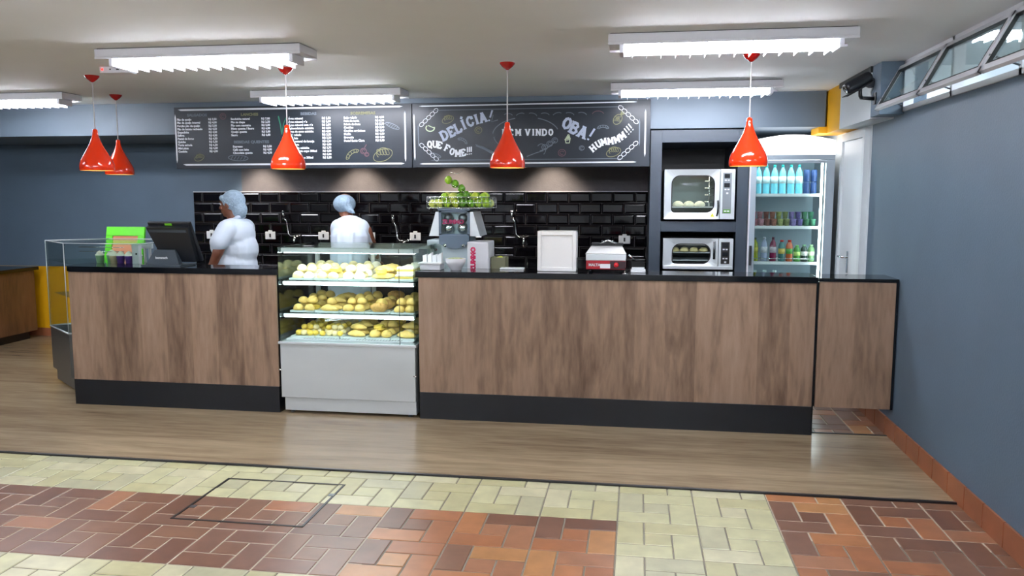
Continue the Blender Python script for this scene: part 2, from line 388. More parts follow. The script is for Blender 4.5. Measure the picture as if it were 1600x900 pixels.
# transom windows: fixed frame and three top-hung sashes tilted into the room
fr = MB(); fx0, fx1 = XR-.012, XR+.05
fr.box(fx0,fx1,WY0,WY1,CEIL-.045,CEIL); fr.box(fx0,fx1,WY0,WY1,WZ,WZ+.03)
W3 = (WY1-WY0)/4
for k in range(5): fr.box(fx0,fx1,WY1-k*W3-(.03 if k < 4 else -.0),WY1-k*W3+(0 if k < 4 else .03),WZ,CEIL)
wf = S('window_1', fr, 'whitemetal')
for k in range(4):
    y1 = WY1-.01-k*W3; y0 = y1-W3+.02
    R = Matrix.Translation((XR-.02,0,CEIL-.045)) @ Matrix.Rotation(math.radians(28),4,'Y')
    hh = .315
    sh = MB(); sh.M = R; t = .032
    sh.box(-.022,.0,y0,y1,-t,0); sh.box(-.022,.0,y0,y1,-hh,-hh+t); sh.box(-.022,0,y0,y0+t,-hh,0); sh.box(-.022,0,y1-t,y1,-hh,0)
    so = sh.build('sash', 'whitemetal', wf)
    g = MB(); g.M = R; g.box(-.013,-.009,y0+t,y1-t,-hh+t,-t); g.build('pane', 'glass', so)
    g = MB(); g.M = R
    for a in ((y0+t,y0+t+.006,-hh+t,-t),(y1-t-.006,y1-t,-hh+t,-t),(y0+t,y1-t,-t-.006,-t),(y0+t,y1-t,-hh+t,-hh+t+.006)): g.box(-.0235,-.006,*a)
    g.build('gasket', 'trimblack', so)
    g = MB(); g.tube([(XR-.02,y1-.02,WZ+.04),(XR-.155,y1-.02,WZ+.09)], .005); g.build('stay_arm', 'steeldk', wf)

# ------------------------------------------------------------------ fluorescent fittings
def fitting(x0, yc, label, z=CEIL, ln=1.31, tm='tube'):
    t = thing('fluorescent_light', label, 'ceiling light', (x0+ln/2, yc, z), 'fluorescent battens on the ceiling')
    x1 = x0+ln; y0, y1 = yc-.13, yc+.13
    m = MB(); m.box(x0,x1,y0,y1,z-.05,z-.004,.004); m.box(x0,x1,y0,y0+.006,z-.062,z-.05); m.box(x0,x1,y1-.006,y1,z-.062,z-.05); m.build('housing', 'whitemetal', t)
    m = MB(); m.box(x0+.01,x1-.01,y0+.01,y1-.01,z-.004,z); m.build('backplate', 'trimblack', t)
    for dy in (-.06,.06):
        m = MB(); m.tube([(x0+.09,yc+dy,z-.078),(x1-.09,yc+dy,z-.078)], .016, 10); m.build('tube', tm, t)
    for xx in (x0+.06, x1-.09): MB().box(xx,xx+.025,yc-.085,yc+.085,z-.1,z-.05,.004).build('lamp_holder', 'whitemetal', t)
    m = MB(); n = 14
    for k in range(n):
        xx = x0+.13+(ln-.26)*k/(n-1)
        for s_ in (-1,1):
            m.prism([(xx-.0015, yc+s_*.03, z-.095),(xx-.0015, yc+s_*.09, z-.095),(xx-.0015, yc+s_*.1, z-.055),(xx-.0015, yc+s_*.02, z-.055)], (.003,0,0))
        m.box(xx-.001,xx+.001,yc-.1,yc+.1,z-.112,z-.096)
    m.build('louvre', 'whitemetal', t)
    return t
f0 = fitting(-3.26, 4.70, 'long fluorescent batten hanging in front of the leftmost orange pendants')
def more(x0, yc, label):
    return dup(f0, (x0+.655, yc, CEIL), label=label)
more(-.17, 4.70, 'long fluorescent batten nearest the tilted transom windows, upper right')
more(-3.24, 6.66, 'short looking fluorescent batten just above the menu board')
more(-.22, 6.66, 'fluorescent batten above the oven tower, behind the nearer right one')
more(-6.18, 6.50, 'fluorescent batten cut by the left edge of the photo')
for x0 in (-6.4,-3.3,-.2):
    for yy in (2.7,.75,-1.2):
        if not (yy < 2): more(x0, yy, 'fluorescent batten above and behind the viewer, in the row nearest the counter')
        else: more(x0, yy, 'fluorescent batten above and behind the viewer, in the rear rows')
more(-6.35, 4.70, 'fluorescent batten left of the one over the left pendants, outside the photo')
cl = fitting(2.3, 4.6, 'fluorescent batten in the corridor seen through the transom windows', z=2.9, tm='tube2')
cl3 = dup(cl, (3.0,6.6,2.9), label='added unseen fluorescent batten in the corridor furthest from the viewer, brightening the panes')  # unseen extra batten, added to brighten the corridor behind the panes
cl2 = dup(cl, (3.0,2.6,2.9), label='second added unseen fluorescent batten in the corridor, nearer the viewer, brightening the panes')  # another unseen extra, put in for more light through the transom

# small emergency box with a red light
t = thing('smoke_alarm', 'small white ceiling box with a red indicator light between the batten and the pendants', 'alarm', (-3.57,5.25,CEIL))
MB().box(-3.68,-3.46,5.2,5.3,CEIL-.045,CEIL,.008).build('casing', 'whitemetal', t)
MB().ball((-3.655,5.199,CEIL-.02),.008,8,6).build('indicator', mat('red_indicator',(255,40,30),.3,emit=(255,40,30),estr=4), t)
MB().box(-3.60,-3.592,5.196,5.2,CEIL-.024,CEIL-.016).build('button', 'trimblack', t); MB().box(-3.55,-3.53,5.196,5.2,CEIL-.026,CEIL-.02).build('button', 'trimblack', t)

# ------------------------------------------------------------------ orange pendants
def pendant(x, y, zb, label):
    t = thing('pendant_lamp', label, 'pendant lamp', (x,y,zb), 'orange pendants over the counter')
    prof = [(.118,0),(.121,.012),(.121,.03),(.117,.055),(.108,.08),(.092,.11),(.075,.14),(.058,.17),(.043,.2),(.031,.23),(.023,.255),(.0195,.275),(.018,.3),(.010,.306),(.003,.308)]
    MB().lathe((x,y,zb), prof, 40).build('shade', 'orange', t)
    MB().lathe((x,y,zb), [(r-.004 if r > .01 else r,z+.001) for r,z in prof[:12]][::-1], 40).build('shade_lining', 'cream', t)
    MB().ball((x,y,zb+.075), (.03,.03,.04)).build('bulb', 'bulb', t)
    MB().lathe((x,y,zb+.11), [(.0,0),(.018,.0),(.018,.05),(.012,.06),(0,.06)], 14).build('socket', 'whitemetal', t)
    MB().tube([(x,y,zb+.305),(x,y,CEIL-.03)], .0042, 8).build('cord', 'cord', t)
    MB().lathe((x,y,CEIL-.048), [(.004,0),(.012,.004),(.035,.022),(.05,.04),(.052,.048)], 24).build('ceiling_cup', 'redcap', t)
    return t
p0 = pendant(-.873, 5.47, 1.838, 'orange pendant lamp in front of the welcome lettering')
dup(p0, (-2.435,5.45,1.838), label='orange pendant lamp in front of the priced menu columns')
dup(p0, (.698,5.38,1.838), label='orange pendant lamp beside the lit fridge canopy')
dup(p0, (-4.01,5.58,1.838), label='leftmost orange pendant lamp, the front one of the overlapping pair')
dup(p0, (-4.56,6.65,1.838), label='orange pendant lamp partly hidden behind the leftmost one')
# warm spotlights under the beam behind the menu board
for k, x in enumerate((-4.10,-2.96,-1.9,-.87)):
    t = thing('spotlight', 'small warm spotlight under the beam behind the menu board', 'spotlight', (x,8.2,2.235), 'spotlights hidden behind the menu board')
    MB().lathe((x,8.2,2.195), [(.03,0),(.042,0),(.042,.04)], 20).build('housing', 'whitemetal', t)
    MB().lathe((x,8.2,2.2), [(.0,0),(.03,.0)], 20).build('lens', 'bulb', t)
    ld = bpy.data.lights.new('spot', 'SPOT'); ld.energy = 55; ld.color = (1,.82,.64); ld.spot_size = math.radians(95); ld.spot_blend = .7; ld.shadow_soft_size = .05
    lo = bpy.data.objects.new('spotlight_light', ld); C.objects.link(lo); lo.parent = t; lo.location = (0,0,-.06); lo.rotation_euler = (math.radians(8),0,0)

# ------------------------------------------------------------------ counters
BY = 5.985   # back edge of the raised bar tops
def counter(name, label, x0, x1, open_top=None):
    t = thing(name, label, 'counter', ((x0+x1)/2, 5.83, 0), None)
    MB().box(x0,x1,YC+.004,YC+.022,.207,1.06,.002).build('front_panel', 'panelwood', t)
    MB().box(x0,x1,YC+.002,BY-.05,0,.206,.002).build('plinth', 'plinth', t)
    m = MB(); m.box(x0,x1,YC+.023,BY-.03,.207,1.06); m.build('carcass', 'black', t)
    return t
cl_ = counter('service_counter', 'short left counter with brown wood front, black plinth and black top', -4.385, -2.665)
# worktop with a cut corner at the left end
m = MB(); m.prism([(-4.43,YC+.05,1.062),(-4.37,YC-.006,1.062),(-2.645,YC-.006,1.062),(-2.645,BY,1.062),(-4.46,BY,1.062)], (0,0,.042)); m.build('worktop', 'granite', cl_)
m = MB(); m.box(-3.95,-2.66,BY+.002,6.45,.0,.88); m.build('inner_unit', 'black', cl_)
m = MB(); m.box(-3.96,-2.66,BY+.003,6.47,.88,.92); m.build('inner_worktop', 'granite', cl_)
cr_ = counter('service_counter', 'long right counter with brown wood front, black plinth and black top', -1.565, 1.213)
MB().box(-1.585,1.222,YC-.006,BY,1.062,1.104,.003).build('worktop', 'granite', cr_)
MB().box(-1.56,.9,BY,6.62,0,.88).build('inner_unit', 'black', cr_)
MB().box(-1.56,.9,BY+.001,6.64,.88,.92).build('inner_worktop', 'granite', cr_)
m = MB(); m.box(1.213,1.222,YC,BY-.05,0,1.062); m.build('end_panel', 'black', cr_)
# hanging flap between the counter and the right wall
t = thing('counter_flap', 'hanging wooden gate flap between the long counter and the right wall', 'counter', (1.48,5.83,.207))
MB().box(1.232,1.722,YC+.002,YC+.022,.207,1.072,.002).build('front_panel', mat_flap := 'panelwood', t)
MB().box(1.2225,1.738,YC-.004,6.0,1.075,1.097,.003).build('worktop', 'granite', t)
MB().box(1.722,1.738,YC-.002,YC+.16,.205,1.075).build('side_edge', 'black', t)
MB().box(1.2225,1.722,YC+.023,YC+.05,.207,1.07).build('back_panel', 'black', t)
# back counter along the tiled wall
t = thing('back_counter', 'low black counter running along the tiled wall behind the staff', 'counter', (-2.2,8.2,0))
MB().box(-4.9,.105,7.9,8.48,.08,.9).build('base_unit', 'black', t)
MB().box(-4.9,.108,7.86,8.486,.9,.94,.003).build('worktop', 'granite', t)
MB().box(-4.9,.105,7.96,8.46,0,.08).build('plinth', 'plinth', t)
# table at the far left
t = thing('side_counter', 'wooden counter with dark top cut off by the left edge of the photo', 'counter', (-7.4,8.0,0))
m = MB(); m.box(-8.6,-6.87,7.52,8.34,.1,.80,.003); m.build('body', 'sidewood', t)
MB().box(-8.62,-6.83,7.48,8.37,.80,.84,.004).build('worktop', 'granite', t)
MB().box(-8.5,-6.93,7.6,8.28,0,.1).build('plinth', 'plinth', t)

# ------------------------------------------------------------------ pastry display case
VX0, VX1, VY0, VY1, VT = -2.640, -1.592, 5.665, 6.36, 1.264
v = thing('pastry_display_case', 'glass pastry case on a brushed steel base between the two counters', 'display case', ((VX0+VX1)/2,6.0,0))
MB().box(VX0+.02,VX1-.0,VY0+.012,VY1-.03,.03,.128,.002).build('kick_panel', 'steel', v)
m = MB(); m.box(VX0,VX1,VY0-.002,VY1,.132,.54,.003); m.build('base', 'steel', v)
m = MB(); m.box(VX0-.012,VX1+.012,VY0-.014,VY1,.54,.56,.003); m.build('top_ledge', 'steel', v)
for x in (VX0+.06, VX1-.06):
    for y in (VY0+.06, VY1-.1): MB().lathe((x,y,0), [(.018,0),(.018,.01),(.01,.012),(.01,.03)], 12, close=True).build('foot', 'steeldk', v)
for x, z in ((VX0-.004,.345),(VX1-.004,.33)):
    MB().tube([(x-.006,VY0-.016,z),(x+.014,VY0-.016,z)], .006).build('screw', 'chrome', v)
m = MB(); m.box(VX0+.03,VX1-.03,VY0+.05,VY1-.05,.562,.575); m.build('deck', 'whitemetal', v)
m = MB()
for k in range(34):
    if k in (16,17): continue
    x = VX0+.16+k*.023; m.prism([(x,VY0+.06,.5755),(x+.006,VY0+.06,.5755),(x+.016,VY0+.115,.5755),(x+.01,VY0+.115,.5755)], (0,0,.001))
m.build('vent_slots', 'dark', v)
# glass
m = MB(); m.box(VX0+.004,VX1-.004,VY0,VY0+.006,.56,VT); m.build('front_glass', 'glass', v)
for x, n_ in ((VX0+.002,0),(VX1-.008,1)): MB().box(x,x+.006,VY0+.006,VY1,.56,VT).build('side_glass', 'glassgreen', v)
MB().box(VX0+.002,VX1-.002,VY0,VY1,VT,VT+.008).build('top_glass', 'glassgreen', v)
m = MB(); m.box(VX1-.115,VX1-.111,VY0-.003,VY0,.56,VT); m.build('glass_joint', 'trimblack', v)
# white frame
m = MB(); m.box(VX0+.006,VX1-.006,VY0+.05,VY0+.16,VT-.035,VT-.003); m.build('lamp_rail', 'whitemetal', v)
MB().box(VX0+.02,VX1-.02,VY0+.07,VY0+.14,VT-.040,VT-.0355).build('lit_strip', 'led', v)
for x in (VX0+.02, VX0+.50, VX1-.05):
    MB().box(x,x+.03,VY1-.03,VY1,.56,VT).build('rear_post', 'whitemetal', v)
m = MB(); m.box(VX0+.02,VX1-.02,VY1-.03,VY1,VT-.04,VT); m.build('rear_rail', 'whitemetal', v)
MB().box(VX0+.05,VX1-.05,VY1-.018,VY1-.012,.58,VT-.04).build('rear_glass', 'glass', v)
SH = (.772, 1.018)
for z in SH:
    s_ = MB().box(VX0+.012,VX1-.012,VY0+.06,VY1-.06,z-.008,z).build('shelf', 'glassgreen', v)
    MB().box(VX0+.012,VX1-.012,VY0+.045,VY0+.075,z-.03,z-.006,.002).build('shelf_rail', 'whitemetal', s_)
    MB().box(VX0+.02,VX1-.02,VY0+.055,VY0+.074,z-.033,z-.0305).build('lit_strip', 'led', s_)
    MB().box(VX0+.02,VX1-.02,VY0+.0435,VY0+.045,z-.028,z-.008).build('lit_edge', mat('lit_shelf_edge%d' % int(z*1000),(255,255,255),.5,emit=(240,250,255),estr=3), s_)
    for x in (VX0+.02, VX1-.04): MB().box(x,x+.02,VY1-.07,VY1-.03,z-.03,z-.008).build('bracket', 'whitemetal', s_)
# trays and pastries
M['tray'] = mat('white_tray', (214,226,226), .25)
BUN = [mat('bun_pale_crust',(240,222,168),.55,noise=.12,nscale=30,bump=.2,bscale=60), mat('bun_golden_crust',(232,198,112),.5,noise=.18,nscale=24,bump=.2,bscale=60),
       mat('bun_yellow_cheese',(240,206,84),.5,noise=.14,nscale=35,bump=.35,bscale=80), mat('bun_sugar_top',(248,240,218),.6,noise=.06,nscale=40,bump=.4,bscale=120),
       mat('bun_baked_top',(206,160,86),.5,noise=.25,nscale=22,bump=.2,bscale=60)]
def round_bun(mm):
    def f(p): return Vector((p.x*(1+.05*math.sin(5*p.y+p.z*3)), p.y*(1+.05*math.cos(4*p.x)), (p.z if p.z > 0 else p.z*.45)+.0))
    return MB().ball((0,0,.012), (.043,.043,.042), 16, 10, fn=f), mm
def torpedo():
    def f(p):
        k = 1-.25*abs(p.x)**2; return Vector((p.x, p.y*k*(1+.06*math.sin(9*p.x)), (p.z*k if p.z > 0 else p.z*.4)*(1+.10*math.cos(14*p.x))))
    return MB().ball((0,0,.012), (.085,.036,.038), 20, 10, fn=f)
def croissant():
    m = MB(); n = 11
    for k in range(n-1):
        a = -1.1+2.2*k/(n-1); b = -1.1+2.2*(k+1)/(n-1)
        ra = .032*(1-(abs(a)/1.35)**2)+.006; rb = .032*(1-(abs(b)/1.35)**2)+.006
        m.capsule((.06*math.sin(a),.06*(1-math.cos(a)),.026), (.06*math.sin(b),.06*(1-math.cos(b)),.026), ra*1.07 if k % 2 else ra*.92, rb, 8)
    return m
def sandwich():
    m = MB(); m.mi = 0; m.box(-.07,.07,-.04,.04,.0,.018,.006); m.box(-.07,.07,-.04,.04,.030,.048,.008); m.mi = 1; m.box(-.072,.07,-.042,.041,.018,.030,.002); return m
def cheese_ball(): return MB().ball((0,0,.02), (.026,.026,.022), 12, 8)
def spiral():
    m = MB(); pts = []; rad = []
    for k in range(40):
        a = k*.42; r_ = .006+.034*k/40; pts.append((r_*math.cos(a), r_*math.sin(a), .024+.012*(1-k/40))); rad.append(.012)
    m.tube(pts, rad, 7); m.lathe((0,0,0), [(.044,0),(.046,.015),(.04,.02)], 16, close=True); return m
protos = {}
def proto(kind):
    if kind in protos: return protos[kind]
    if kind == 'bun': ob = round_bun(0)[0].build('bread_roll', BUN[0])
    if kind == 'golden': ob = round_bun(0)[0].build('bread_roll', BUN[1])
    if kind == 'sugar': ob = round_bun(0)[0].build('sweet_bun', BUN[3])
    if kind == 'torpedo': ob = torpedo().build('stuffed_roll', BUN[1])
    if kind == 'croissant': ob = croissant().build('croissant', BUN[4])
    if kind == 'yellow': ob = spiral().build('spiral_pastry', BUN[2])
    if kind == 'sandwich': ob = sandwich().build('sandwich', [BUN[3], BUN[2]])
    if kind == 'ball': ob = cheese_ball().build('cheese_bread_ball', BUN[2])
    if kind == 'pball': ob = cheese_ball().build('cheese_bread_ball', BUN[0])
    protos[kind] = [ob, False]; return protos[kind]
WORD = {'bun':('bread roll','pale round bread roll'),'golden':('bread roll','golden round bread roll'),'sugar':('bun','white sugar-topped bun'),'torpedo':('roll','long golden stuffed roll'),
        'croissant':('croissant','browned croissant'),'yellow':('pastry','yellow spiral pastry'),'sandwich':('sandwich','flat white sandwich'),'ball':('cheese bread','small yellow cheese bread'),'pball':('cheese bread','small pale cheese bread')}
SHELFW = {0:'bottom deck',1:'middle shelf',2:'top shelf'}
def put(kind, x, y, z, rot, sc_, tray, shelf, tip=0):
    pr = proto(kind)
    if not pr[1]: o = pr[0]; pr[1] = True
    else: o = pr[0].copy(); C.objects.link(o)
    o.location = (x,y,z); o.rotation_euler = (tip,0,rot); o.scale = (sc_,)*3
    o['label'] = '%s on %s tray from left, %s of the pastry case' % (WORD[kind][1], ORD[tray], SHELFW[shelf])
    o['category'] = WORD[kind][0]; o['group'] = 'pastries on the %s of the display case' % SHELFW[shelf]
tray_proto = None
def tray_at(k, shelf, z, x, wd, y0, y1):
    global tray_proto
    if tray_proto is None:
        m = MB(); a, b, hh = wd/2, (y1-y0)/2, .014
        m.box(-a,a,-b,b,0,.003)
        for q in ((-a,a,-b,-b+.003),(-a,a,b-.003,b),(-a,-a+.003,-b,b),(a-.003,a,-b,b)): m.box(*q,.003,hh)
        tray_proto = m.build('serving_tray', 'tray', keep=True); o = tray_proto
    else: o = tray_proto.copy(); C.objects.link(o)
    o.location = (x,(y0+y1)/2,z)
    o['label'] = '%s white serving tray from the left on the %s of the pastry case' % (ORD[k], SHELFW[shelf]); o['category'] = 'tray'; o['group'] = 'trays in the pastry case'
trays = {2:['bun','bun','sugar','torpedo','sandwich'], 1:['golden','torpedo','golden','croissant','golden'], 0:['ball','pball','torpedo','golden','torpedo']}
alt = {2:['sugar','yellow','bun','yellow','sandwich'], 1:['yellow','golden','yellow','golden','torpedo'], 0:['pball','ball','golden','yellow','bun']}
TW = .197
for shelf, z in ((0,.5765),(1,SH[0]),(2,SH[1])):
    for k in range(5):
        xc = VX0+.045+TW/2+k*(TW+.0005)
        y0, y1 = (VY0+.085, VY1-.07) if shelf else (VY0+.125, VY1-.06)
        xc = xc if shelf else xc
        tray_at(k, shelf, z+.0005, xc, TW-.006, VY0+.085, VY1-.07)
        kd = trays[shelf][k]; ka = alt[shelf][k]; zz = z+.004
        if kd in ('ball','pball'):
            rows = [(4,6,.0),(3,5,.034)]; 
        elif kd == 'sandwich': rows = [(1,5,0),(1,4,.05)]
        elif kd in ('torpedo',): rows = [(1,6,0),(1,5,.044)]
        elif kd == 'croissant': rows = [(1,6,0),(1,4,.04)]
        else: rows = [(2,5,0),(2,3,.05)] if shelf else [(2,5,0),(2,4,.045)]
        for nx, ny, dz in rows:
            ya, yb = y0+.05, y1-.05
            if dz: ya += .07
            for i in range(nx):
                for j in range(ny):
                    if not (kd in ('ball','pball')) and rnd.random() < .04: continue
                    xx = xc+((i+.5)/nx-.5)*(TW-.02)*(1 if dz == 0 else .85)+rnd.uniform(-.005,.005)
                    yy = ya+(yb-ya)*j/(ny-1)+rnd.uniform(-.007,.007)
                    kk = kd if rnd.random() < .72 else ka
                    if nx == 2 and kk in ('torpedo','croissant','sandwich'): kk = kd
                    rot = rnd.uniform(-.3,.3) if kk in ('torpedo','sandwich','croissant') else rnd.uniform(0,6)
                    put(kk, xx, yy, zz+dz, rot, rnd.uniform(.88,1.02)*(1.0 if kd not in ('ball','pball') or kk not in ('ball','pball') else 1.0), k, shelf, rnd.uniform(-.1,.1) if dz else 0)
# tongs lying over the bottom trays
tg = thing('serving_tongs', 'long steel serving tongs lying over the pastries on the bottom deck', 'tongs', (-2.25,5.98,.69))
for s_ in (-1,1):
    MB().tube([(-2.36,5.86,.694+s_*.004),(-2.24,5.92,.705+s_*.008),(-2.12,5.98,.71+s_*.008),(-2.07,6.0,.71+s_*.003)], [.006,.005,.005,.009], 6).build('arm', 'chrome', tg)

# ------------------------------------------------------------------ corner case at the far left
M['glassclear'] = glass_mat('thin_clear_glass', (244,250,247), .45)
A_, B_, C_, E_, D_ = (-4.66,6.0), (-5.12,6.37), (-4.75,6.72), (-3.99,6.72), (-3.99,6.0)
q = thing('corner_display_case', 'low empty looking glass corner case behind the left end of the short counter', 'display case', (-4.5,6.35,0))
P = [A_,B_,C_,E_,D_]
def prism_xy(pts, z0, z1, inset=0):
    cx = sum(p[0] for p in pts)/len(pts); cy = sum(p[1] for p in pts)/len(pts)
    pp = [(cx+(p[0]-cx)*(1-inset), cy+(p[1]-cy)*(1-inset), z0) for p in pts]
    return MB().prism(pp, (0,0,z1-z0))
prism_xy(P,.03,.13,.06).build('kick_panel', 'steeldk', q)
prism_xy(P,.132,.50).build('base', 'steeldk', q)
m = MB()
for a, b in ((A_,B_),(B_,C_),(C_,E_),(E_,D_),(D_,A_)): m.tube([(a[0],a[1],.508),(b[0],b[1],.508)], .009, 4)
m.build('top_ledge', 'steel', q)
def pane(a, b, z0, z1, nm, mt='glassclear'):
    m = MB(); dx, dy = b[0]-a[0], b[1]-a[1]; L = math.hypot(dx,dy); n = (-dy/L*.006, dx/L*.006)
    m.prism([(a[0],a[1],z0),(b[0],b[1],z0),(b[0],b[1],z1),(a[0],a[1],z1)], (n[0],n[1],0)); m.build(nm, mt, q)
pane(A_,B_,.517,1.252,'front_glass'); pane((D_[0],D_[1]+.002),(A_[0]+.01,A_[1]+.002),.517,1.252,'side_glass')
prism_xy(P,1.253,1.259).build('top_glass', 'glassclear', q)
m = MB()
for z in (1.19,1.225): m.tube([(A_[0]+.05,6.12,z),(-4.2,6.12,z)], .003)
m.build('shelf_edge_rod', 'chrome', q)
m = MB()
for a, b in ((A_,B_),(B_,C_),(C_,E_),(E_,D_),(D_,A_)): m.tube([(a[0],a[1],1.262),(b[0],b[1],1.262)], .0035, 6)
for a in (A_,B_): m.tube([(a[0],a[1],.517),(a[0],a[1],1.262)], .0035, 6)
m.build('glass_edge_seam', 'steel', q)
for z in (.80,1.085): prism_xy([(A_[0]+.03,6.03),(B_[0]+.05,6.38),(C_[0]+.03,6.68),(-4.03,6.68),(-4.03,6.03)],z,z+.008).build('shelf', 'glassclear', q)
m = MB(); m.box(-4.06,-3.985,6.02,6.04,1.0,1.25,.003); m.build('rear_frame', 'steel', q)
m = MB()
for k in range(4): m.box(-4.23+k*.045,-4.215+k*.045,6.30,6.32,1.02,1.215)
m.box(-4.25,-4.06,6.30,6.32,1.205,1.25); m.box(-4.25,-4.06,6.30,6.32,1.0,1.02); m.build('louvred_vent', 'steel', q)
MB().ball((-4.02,6.018,1.18),.008,8,6).build('screw', 'dark', q)
# dessert cups inside it
def cup(x, y, z, bodym, label, grp):
    t = thing('dessert_cup', label, 'dessert cup', (x,y,z), grp)
    MB().lathe((x,y,z), [(.001,0),(.026,0),(.034,.06),(.036,.062),(.034,.064),(.0,.058)], 18).build('cup', bodym, t)
    MB().lathe((x,y,z+.062), [(.034,0),(.036,.008),(.03,.014),(.024,.018),(.026,.024),(.016,.032),(.006,.04),(0,.041)], 16).build('cream_top', mat_cream, t)
    return t
mat_cream = mat('whipped_cream', (236,238,222), .5, bump=.3, bscale=90)
mg, mp_, mo = mat('green_cup',(150,190,150),.3), mat('purple_cup',(96,62,140),.3,noise=.2,nscale=60), mat('beige_cup',(214,196,160),.3)
c1 = cup(-4.42,6.12,1.094,mg,'pale green dessert cup with cream, left of the cup row in the corner case','dessert cups in the corner case')
dup(c1,(-4.34,6.15,1.094),label='pale green dessert cup with cream, second from the left in the corner case')
dup(c1,(-4.40,6.25,1.094),label='pale green dessert cup with cream standing in the rear row of the corner case')
c2 = cup(-4.28,6.10,1.094,mo,'beige dessert cup with cream between the green and purple cups','dessert cups in the corner case')
c3 = cup(-4.21,6.09,1.094,mp_,'purple dessert cup nearest the beige one in the corner case','dessert cups in the corner case')
dup(c3,(-4.135,6.09,1.094),label='purple dessert cup in the middle of the three in the corner case')
dup(c3,(-4.06,6.10,1.094),label='purple dessert cup furthest right in the corner case')
# green framed panel behind
t = thing('framed_notice', 'bright green frame with a salmon coloured panel standing behind the corner case', 'frame', (-4.75,6.9,.92))
lean = Matrix.Translation((-4.73,6.85,.915)) @ Matrix.Rotation(math.radians(-12),4,'X')
m = MB(); m.M = lean
for a in ((-.19,.2,.37,.455),(-.19,-.125,.0,.37),(.135,.2,.0,.37),(-.125,.135,0,.05)): m.box(a[0],a[1],-.012,.012,a[2],a[3],.004)
m.build('frame', mat('bright_green_plastic',(92,214,30),.35), t)
m = MB(); m.M = lean; m.box(-.126,.136,.0,.006,.05,.37); m.build('panel', mat('salmon_card',(226,150,116),.6), t)
t2 = thing('stand', 'small dark unit behind the corner case that carries the green frame', 'cabinet', (-4.7,6.98,0))
MB().box(-5.0,-4.42,6.82,7.2,0,.895,.004).build('body', 'black', t2); MB().box(-5.02,-4.40,6.8,7.22,.895,.907,.002).build('top', 'granite', t2)

# ------------------------------------------------------------------ touch-screen till seen from behind
t = thing('cash_register', 'black touch-screen till seen from behind on the short counter', 'till', (-3.57,5.85,1.104))
mt_ = mat('black_till_plastic', (20,24,30), .35); mt2 = mat('charcoal_till_stand', (52,62,70), .4)
R = Matrix.Translation((-3.53,5.83,1.165)) @ Matrix.Rotation(math.radians(-8),4,'Z') @ Matrix.Rotation(math.radians(24),4,'X')
m = MB(); m.M = R
m.prism([(-.135,-.02,-.02),(.165,-.02,-.02),(.19,-.02,.275),(-.19,-.02,.275)], (0,.035,0)); ob = m.build('screen_back', mt_, t)
m = MB(); m.M = R; m.box(-.195,.195,.015,.04,-.03,.302,.008,3); m.build('screen', mt_, t)
m = MB(); m.M = R; m.box(-.17,.17,-.023,-.018,.235,.255,.002); m.build('rear_ridge', mt2, t)
m = MB(); m.M = R; m.box(-.03,.03,.008,.0146,.279,.294); m.build('green_label', mat('green_label',(110,190,40),.4), t)
m = MB(); m.prism([(-3.78,5.76,1.105),(-3.49,5.76,1.105),(-3.52,5.76,1.235),(-3.69,5.76,1.235)], (0,.05,0)); m.prism([(-3.80,5.74,1.105),(-3.47,5.74,1.105),(-3.47,5.74,1.117),(-3.80,5.74,1.117)], (0,.22,0)); m.build('stand', mt2, t)
MB().text('bematech', .026, -3.635, 5.758, 1.172, 'CENTER', bold=.0006).build('logo', 'white', t)

# ------------------------------------------------------------------ menu board
BYF = 7.235
def board(x0, x1, label):
    t = thing('menu_board', label, 'menu board', ((x0+x1)/2, 7.26, 1.905))
    MB().box(x0,x1,7.245,7.3-.002,1.905,2.485,.003).build('panel', M['board'], t)
    return t
M['board'] = mat('chalkboard', (22,31,40), .34, noise=.12, nscale=6, spec=.3)
M['chalk'] = mat('white_chalk_print', (225,230,236), .6); M['chalkdim'] = mat('dim_chalk_print', (92,102,112), .6)
M['chalklilac'] = mat('lilac_chalk_print', (176,186,206), .6); M['chalkgold'] = mat('yellow_chalk_print', (112,112,76), .6)
M['chalkred'] = mat('red_chalk_print', (92,58,68), .6); M['chalkgreen'] = mat('green_chalk_print', (30,110,84), .6)
YT = 7.2435
bl = board(-4.371,-2.037, 'left chalkboard menu with four columns of prices')
br = board(-2.032,.105, 'right chalkboard panel with welcome lettering and food doodles')
m = MB()
for a in (((-4.3,2.459),(-2.15,2.459)),((-4.27,1.945),(-2.14,1.945))): m.prism([(a[0][0],YT,a[0][1]-.006),(a[1][0]+.03,YT,a[1][1]),(a[0][0],YT,a[0][1]+.006)] if 0 else [(a[0][0]-.03,YT,a[0][1]+.004),(a[0][0],YT,a[0][1]-.008),(a[1][0],YT,a[1][1]-.008),(a[1][0]+.03,YT,a[1][1]),(a[1][0],YT,a[1][1]+.008),(a[0][0],YT,a[0][1]+.008)], (0,.001,0))
for x, z0, z1 in ((-4.36,1.99,2.39),(-2.10,1.99,2.39)): m.prism([(x-.007,YT,z0),(x,YT,z0-.03),(x+.007,YT,z0),(x+.007,YT,z1),(x,YT,z1+.03),(x-.007,YT,z1)], (0,.001,0))
m.build('chalk_border', 'chalk', bl)
def column(mb, x, xr, z0, pitch, rows, sz=.027):
    for i, (a, b) in enumerate(rows):
        z = z0-i*pitch
        if a: mb.text(a, sz, x, YT, z, 'LEFT', bold=.0011)
        if b: mb.text('R$ '+b, sz, xr, YT, z, 'RIGHT', bold=.0011)
PX = .0299
m = MB()
